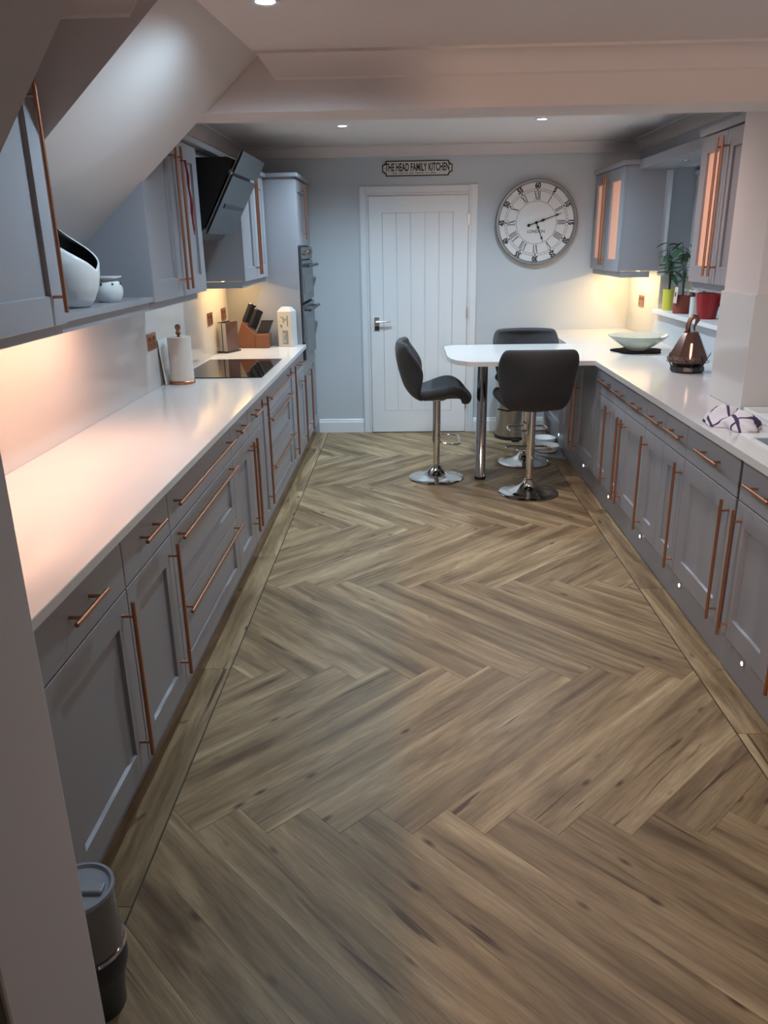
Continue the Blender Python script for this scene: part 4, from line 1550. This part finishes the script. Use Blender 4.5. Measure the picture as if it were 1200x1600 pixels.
for i in range(NR + 1):
    for k in range(n):
        a = 2 * pi * k / n
        h = cut_h(a) * i / NR
        r = rad(h)
        vs.append((VX + r * cos(a), VY + r * sin(a), VZ + h))
for i in range(NR):
    for k in range(n):
        fs.append((i * n + k, i * n + (k + 1) % n, (i + 1) * n + (k + 1) % n, (i + 1) * n + k))
fs.append(tuple(range(n))[::-1])
va = MB().add(vs, fs).build('vase', 'porcelain', smooth=0.8, origin=(VX, VY, VZ))
sd = va.modifiers.new('wall', 'SOLIDIFY')
sd.thickness, sd.offset = 0.006, -1.0
M['vase_in'] = mat('vase_dark_inside', (0.02, 0.02, 0.022), 0.4)
va.data.materials.append(M['vase_in'])
sd.material_offset = 1
sd.material_offset_rim = 0
tag(va, 'tall white ceramic vase with a slanted scooped opening', 'vase')

OX, OY = -1.135, 3.03
t = thing('oil_burner', (OX, OY, VZ), 'small round white ceramic oil burner with a dish top', 'oil burner')
MB().lathe([(0.036, VZ), (0.046, VZ + 0.010), (0.053, VZ + 0.032), (0.053, VZ + 0.050), (0.045, VZ + 0.070), (0.036, VZ + 0.078)], OX, OY, 32).build('burner_body', 'porcelain', t, smooth=0.7)
MB().lathe([(0.034, VZ + 0.078), (0.040, VZ + 0.084), (0.053, VZ + 0.090), (0.053, VZ + 0.094), (0.048, VZ + 0.094), (0.0, VZ + 0.086)], OX, OY, 32, cap1=False).build('dish', 'porcelain', t, smooth=0.7)
for a in (-100, -50, 0):
    a = radians(a)
    MB().lathe([(0.0045, 0), (0.0045, 0.002)], 0, 0, 10)
    c = Vector((OX + 0.0475 * cos(a), OY + 0.0475 * sin(a), VZ + 0.066))
    MB().tube([c, c + Vector((cos(a), sin(a), 0.5)) * 0.0022], 0.0042, 10).build('air_hole', 'ink', t)

# red ribbon on the double cabinet handles
rb = MB()
pts = [(UX + 0.044, 3.855, 2.03), (UX + 0.050, 3.862, 1.98), (UX + 0.046, 3.872, 1.93), (UX + 0.052, 3.880, 1.87), (UX + 0.047, 3.884, 1.81), (UX + 0.050, 3.886, 1.76)]
for k, (dy, dzz) in enumerate(((0, 0), (0.010, -0.03), (-0.008, -0.05))):
    q = [(p[0] + 0.002 * k, p[1] + dy * (i / 5), p[2] + dzz * (i / 5)) for i, p in enumerate(pts)]
    rb.tube(q, [0.0022, 0.005, 0.004, 0.006, 0.0045, 0.0022], 6)
rb.tube([(UX + 0.044 + 0.012 * cos(a), 3.842 + 0.013 * sin(a), 2.03) for a in [i * pi / 6 for i in range(12)]], 0.002, 6, closed=True)
tag(rb.build('ribbon', 'ribbon', smooth=True), 'dark red ribbon hanging from the copper cabinet handle', 'ribbon')

# ------------------------------------------------------------------ glass bowl on black mat
GX_, GY_ = 1.618, 5.56
mb = MB()
pp = []
for k in range(48):
    a = 2 * pi * k / 48
    r = 0.168 + 0.016 * sin(5 * a)
    pp.append((GX_ + r * cos(a), GY_ + r * sin(a)))
tag(mb.prism(pp, 2, WT1 + 0.0005, WT1 + 0.009).build('table_mat', 'felt', bevel=0.002), 'black scalloped mat under the glass bowl', 'mat')
bz = WT1 + 0.0095
bp = [(0.055, 0.0), (0.065, 0.004), (0.11, 0.030), (0.16, 0.062), (0.205, 0.098), (0.2065, 0.101), (0.203, 0.102), (0.157, 0.068), (0.105, 0.037), (0.06, 0.012), (0.0, 0.010)]
tag(MB().lathe([(r, bz + h) for r, h in bp], GX_, GY_, 56, cap1=False).build('glass_bowl', 'bowl', smooth=0.8), 'wide pale green glass bowl on the black mat', 'bowl')

# ------------------------------------------------------------------ copper lantern
LX, LY = 1.652, 4.64
t = thing('table_lantern', (LX, LY, WT1), 'smoked copper glass lantern with a looped handle and wire cage', 'lantern')
z = WT1
mb = MB().lathe([(0.088, z + .0005), (0.098, z + 0.012), (0.095, z + 0.034), (0.074, z + 0.042)], LX, LY, 12)
mb.build('base', 'dark_metal', t)
mb = MB().lathe([(0.072, z + 0.040), (0.108, z + 0.060), (0.113, z + 0.095), (0.046, z + 0.226), (0.040, z + 0.230)], LX, LY, 8)
sh = mb.build('glass_shade', 'smoked', t)
MB().lathe([(0.005, z + 0.085), (0.0065, z + 0.09), (0.0065, z + 0.17), (0.004, z + 0.175)], LX - 0.022, LY - 0.098, 12).build('shade_highlight', 'glint', t, smooth=0.6)  # glowing sliver standing in for a highlight on the shade, no bulb
hp = [(LX - 0.018, LY, z + 0.225), (LX - 0.020, LY, z + 0.265), (LX - 0.010, LY, z + 0.300), (LX + 0.008, LY, z + 0.318), (LX + 0.026, LY, z + 0.312), (LX + 0.032, LY, z + 0.295), (LX + 0.024, LY, z + 0.276), (LX + 0.016, LY, z + 0.255), (LX + 0.02, LY, z + 0.238)]
MB().tube(hp, [0.015, 0.014, 0.013, 0.013, 0.014, 0.013, 0.008, 0.006, 0.005], 12).build('handle', 'copper_dark', t, smooth=True)
wires = MB()
random.seed(11)
for k in range(7):
    a0 = 2 * pi * k / 7
    q = []
    for i in range(7):
        s_ = i / 6
        a = a0 + 0.9 * s_
        zz = z + 0.028 + 0.075 * sin(pi * s_) + 0.012 * sin(3 * s_ + k)
        rr = 0.086 + 0.036 * sin(pi * s_) ** 0.8
        q.append((LX + rr * cos(a), LY + rr * sin(a), zz))
    wires.tube(q, 0.0022, 6)
wires.tube([(LX + 0.118 * cos(a), LY + 0.118 * sin(a), z + 0.062) for a in [i * 2 * pi / 28 for i in range(28)]], 0.0022, 6, closed=True)
wires.build('wire_cage', 'dark_metal', t, smooth=True)

# ------------------------------------------------------------------ plants on the sill
SZ = WZ0 + 0.0005


def leaf_mesh(L, W, mat_):
    rows = [(0.0, 0.05), (0.2, 0.7), (0.45, 1.0), (0.72, 0.7), (1.0, 0.03)]
    vs, fs = [], []
    for s_, w_ in rows:
        drop = -0.25 * L * s_ * s_
        vs += [(L * s_, -W * w_ / 2, drop + W * 0.12 * w_), (L * s_, 0, drop), (L * s_, W * w_ / 2, drop + W * 0.12 * w_)]
    for i in range(4):
        fs += [(i * 3, i * 3 + 1, i * 3 + 4, i * 3 + 3), (i * 3 + 1, i * 3 + 2, i * 3 + 5, i * 3 + 4)]
    me = bpy.data.meshes.new('leaf')
    me.from_pydata(vs, [], fs)
    me.materials.append(M[mat_])
    for p in me.polygons:
        p.use_smooth = True
    return me


def add_leaf(me, parent, loc, rz, ry, sc=1.0):
    o = bpy.data.objects.new('leaf', me)
    o.parent = parent
    o.location = Vector(loc) - Vector(ORIGIN[parent.name])
    o.rotation_euler = (random.uniform(-0.4, 0.4), ry, rz)
    o.scale = (sc, sc, sc)
    COL.objects.link(o)


def pot_plant(x, y, r0, r1, h, matp, label, stems, leafm, nleaf, name='potted_plant'):
    t = thing(name, (x, y, SZ), label, 'plant')
    MB().lathe([(r0, SZ), (r1, SZ + h), (r1 * 0.9, SZ + h), (r1 * .86, SZ + h * 0.88), (0, SZ + h * 0.88)], x, y, 28, cap1=False).build('pot', matp, t, smooth=0.7)
    MB().lathe([(r1 * .87, SZ + h * 0.885), (0.0, SZ + h * 0.90)], x, y, 20, cap0=False, cap1=False).build('soil', 'soil', t)
    for (dx_, dy_, hh) in stems:
        p = [(x, y, SZ + h * 0.85), (x + dx_ * .35, y + dy_ * .35, SZ + h + hh * .4), (x + dx_ * .8, y + dy_ * .8, SZ + h + hh * .8), (x + dx_, y + dy_, SZ + h + hh)]
        MB().tube(p, [0.005, 0.004, 0.0035, 0.002], 8).build('stem', 'stem', t, smooth=True)
        for i in range(nleaf):
            s_ = 0.45 + 0.55 * i / max(1, nleaf - 1)
            q = (x + dx_ * s_, y + dy_ * s_, SZ + h + hh * s_)
            add_leaf(leafm, t, q, i * 2.4 + dx_ * 30 + dy_ * 17, random.uniform(-0.5, 0.5), random.uniform(0.75, 1.15))
    return t


random.seed(21)
lf = leaf_mesh(0.115, 0.040, 'leaf')
lf2 = leaf_mesh(0.105, 0.022, 'leaf2')
lf3 = leaf_mesh(0.085, 0.075, 'leaf')
pot_plant(1.97, 6.08, 0.040, 0.044, 0.152, 'yellow', 'leafy plant in a tall yellow pot by the cabinet side',
          [(-0.03, 0.05, 0.31), (-0.02, -0.04, 0.24), (0.02, 0.01, 0.20), (-0.06, -0.09, 0.33)], lf, 6)
tp = pot_plant(1.98, 5.80, 0.060, 0.068, 0.125, 'terracotta', 'spindly plant in a terracotta pot with a paper tag',
               [(-0.02, 0.06, 0.36), (-0.02, -0.03, 0.30), (0.01, 0.05, 0.20)], lf2, 7)
for (dx_, dy_, dz_) in ((-0.02, 0.05, 0.46), (-0.04, 0.00, 0.44), (-0.01, -0.03, 0.47), (-0.03, 0.08, 0.40)):
    add_leaf(lf3, tp, (1.985 + dx_, 5.80 + dy_, SZ + dz_), random.uniform(0, 6), random.uniform(0.3, 0.9), 1.1)
# pale print tag leaning out of the terracotta pot
MB().prism([(5.705, SZ + 0.075), (5.775, SZ + 0.075), (5.755, SZ + 0.185), (5.690, SZ + 0.185)], 0, 1.905, 1.907).build('paper_tag', 'tag', tp)
MB().prism([(5.725, SZ + 0.12), (5.750, SZ + 0.12), (5.745, SZ + 0.150), (5.722, SZ + 0.150)], 0, 1.904, 1.9048).build('tag_print', 'ink', tp)
pot_plant(1.995, 5.60, 0.028, 0.030, 0.125, 'porcelain', 'slim white pot squeezed between the terracotta and red pots', [], lf, 0, 'flower_pot')
pot_plant(2.0, 5.365, 0.060, 0.084, 0.165, 'red', 'glossy red tapered flower pot below the half hidden cabinet',
          [(-0.02, 0.07, 0.03), (0.02, 0.05, 0.04)], lf2, 3)

# ------------------------------------------------------------------ sink, drainer, towel
t = thing('sink', ((SX0 + SX1) / 2, (SKY0 + SKY1) / 2, 0.73), 'inset sink basin with a pale rim in the white worktop', 'sink')
th = 0.006
bs = MB()
bs.box(SX0, SX0 + th, SKY0, SKY1, 0.74, WT1 + 0.001).box(SX1 - th, SX1, SKY0, SKY1, 0.74, WT1 + 0.001)
bs.box(SX0 + th, SX1 - th, SKY0, SKY0 + th, 0.74, WT1 + 0.001).box(SX0 + th, SX1 - th, SKY1 - th, SKY1, 0.74, WT1 + 0.001)
bs.box(SX0, SX1, SKY0, SKY1, 0.732, 0.74)
bs.build('basin', 'sink', t)
rm = MB()
a, b, c, d, e = SX0 - 0.028, SX1 + 0.028, SKY0 - 0.028, SKY1 + 0.075, 0.004
rm.box(a, SX0 + e, c, d, WT1 + 0.0004, WT1 + 0.004).box(SX1 - e, b, c, d, WT1 + 0.0004, WT1 + 0.004)
rm.box(SX0 + e, SX1 - e, c, SKY0 + e, WT1 + .0004, WT1 + .004).box(SX0 + e, SX1 - e, SKY1 - e, d, WT1 + .0004, WT1 + .004)
rm.build('rim', 'porcelain', t)
t = thing('draining_tray', (1.66, 3.25, WT1), 'low white draining tray behind the sink beside the tea towel', 'tray')
box(1.50, 1.88, 3.09, 3.42, WT1 + 0.0005, WT1 + 0.010).build('tray_floor', 'porcelain', t, bevel=0.003)
lip = MB().box(1.49, 1.89, 3.075, 3.09, WT1 + 0.0005, WT1 + 0.032).box(1.49, 1.89, 3.42, 3.435, WT1 + 0.0005, WT1 + 0.032)
lip.box(1.49, 1.502, 3.09, 3.42, WT1 + 0.0005, WT1 + 0.032).box(1.878, 1.89, 3.09, 3.42, WT1 + 0.0005, WT1 + 0.032)
lip.build('tray_lip', 'porcelain', t, bevel=0.004)

cx, cy = 1.36, 3.20
vs, fs = [], []
NU, NV = 40, 20
for i in range(NV + 1):
    ph = pi / 2 * i / NV
    for k in range(NU):
        a = 2 * pi * k / NU
        rr = 1 + 0.16 * sin(3 * a + 1.2) + 0.09 * sin(5 * a) + 0.10 * sin(7 * a + 6 * ph) * cos(ph)
        x_ = 0.088 * rr * cos(ph) * cos(a)
        y_ = 0.125 * rr * cos(ph) * sin(a)
        z_ = 0.062 * sin(ph) * (1 + 0.25 * sin(2.5 * a + 3)) + 0.012 * sin(4 * a) * sin(2 * ph)
        vs.append((cx + x_ * cos(.4) - y_ * sin(.4), cy + x_ * sin(.4) + y_ * cos(.4), WT1 + 0.001 + max(0, z_)))
for i in range(NV):
    for k in range(NU):
        fs.append((i * NU + k, i * NU + (k + 1) % NU, (i + 1) * NU + (k + 1) % NU, (i + 1) * NU + k))
fs.append(tuple(range(NU))[::-1])
tag(MB().add(vs, fs).build('tea_towel', 'towel', smooth=True), 'crumpled white tea towel with dark purple lines by the sink', 'towel')
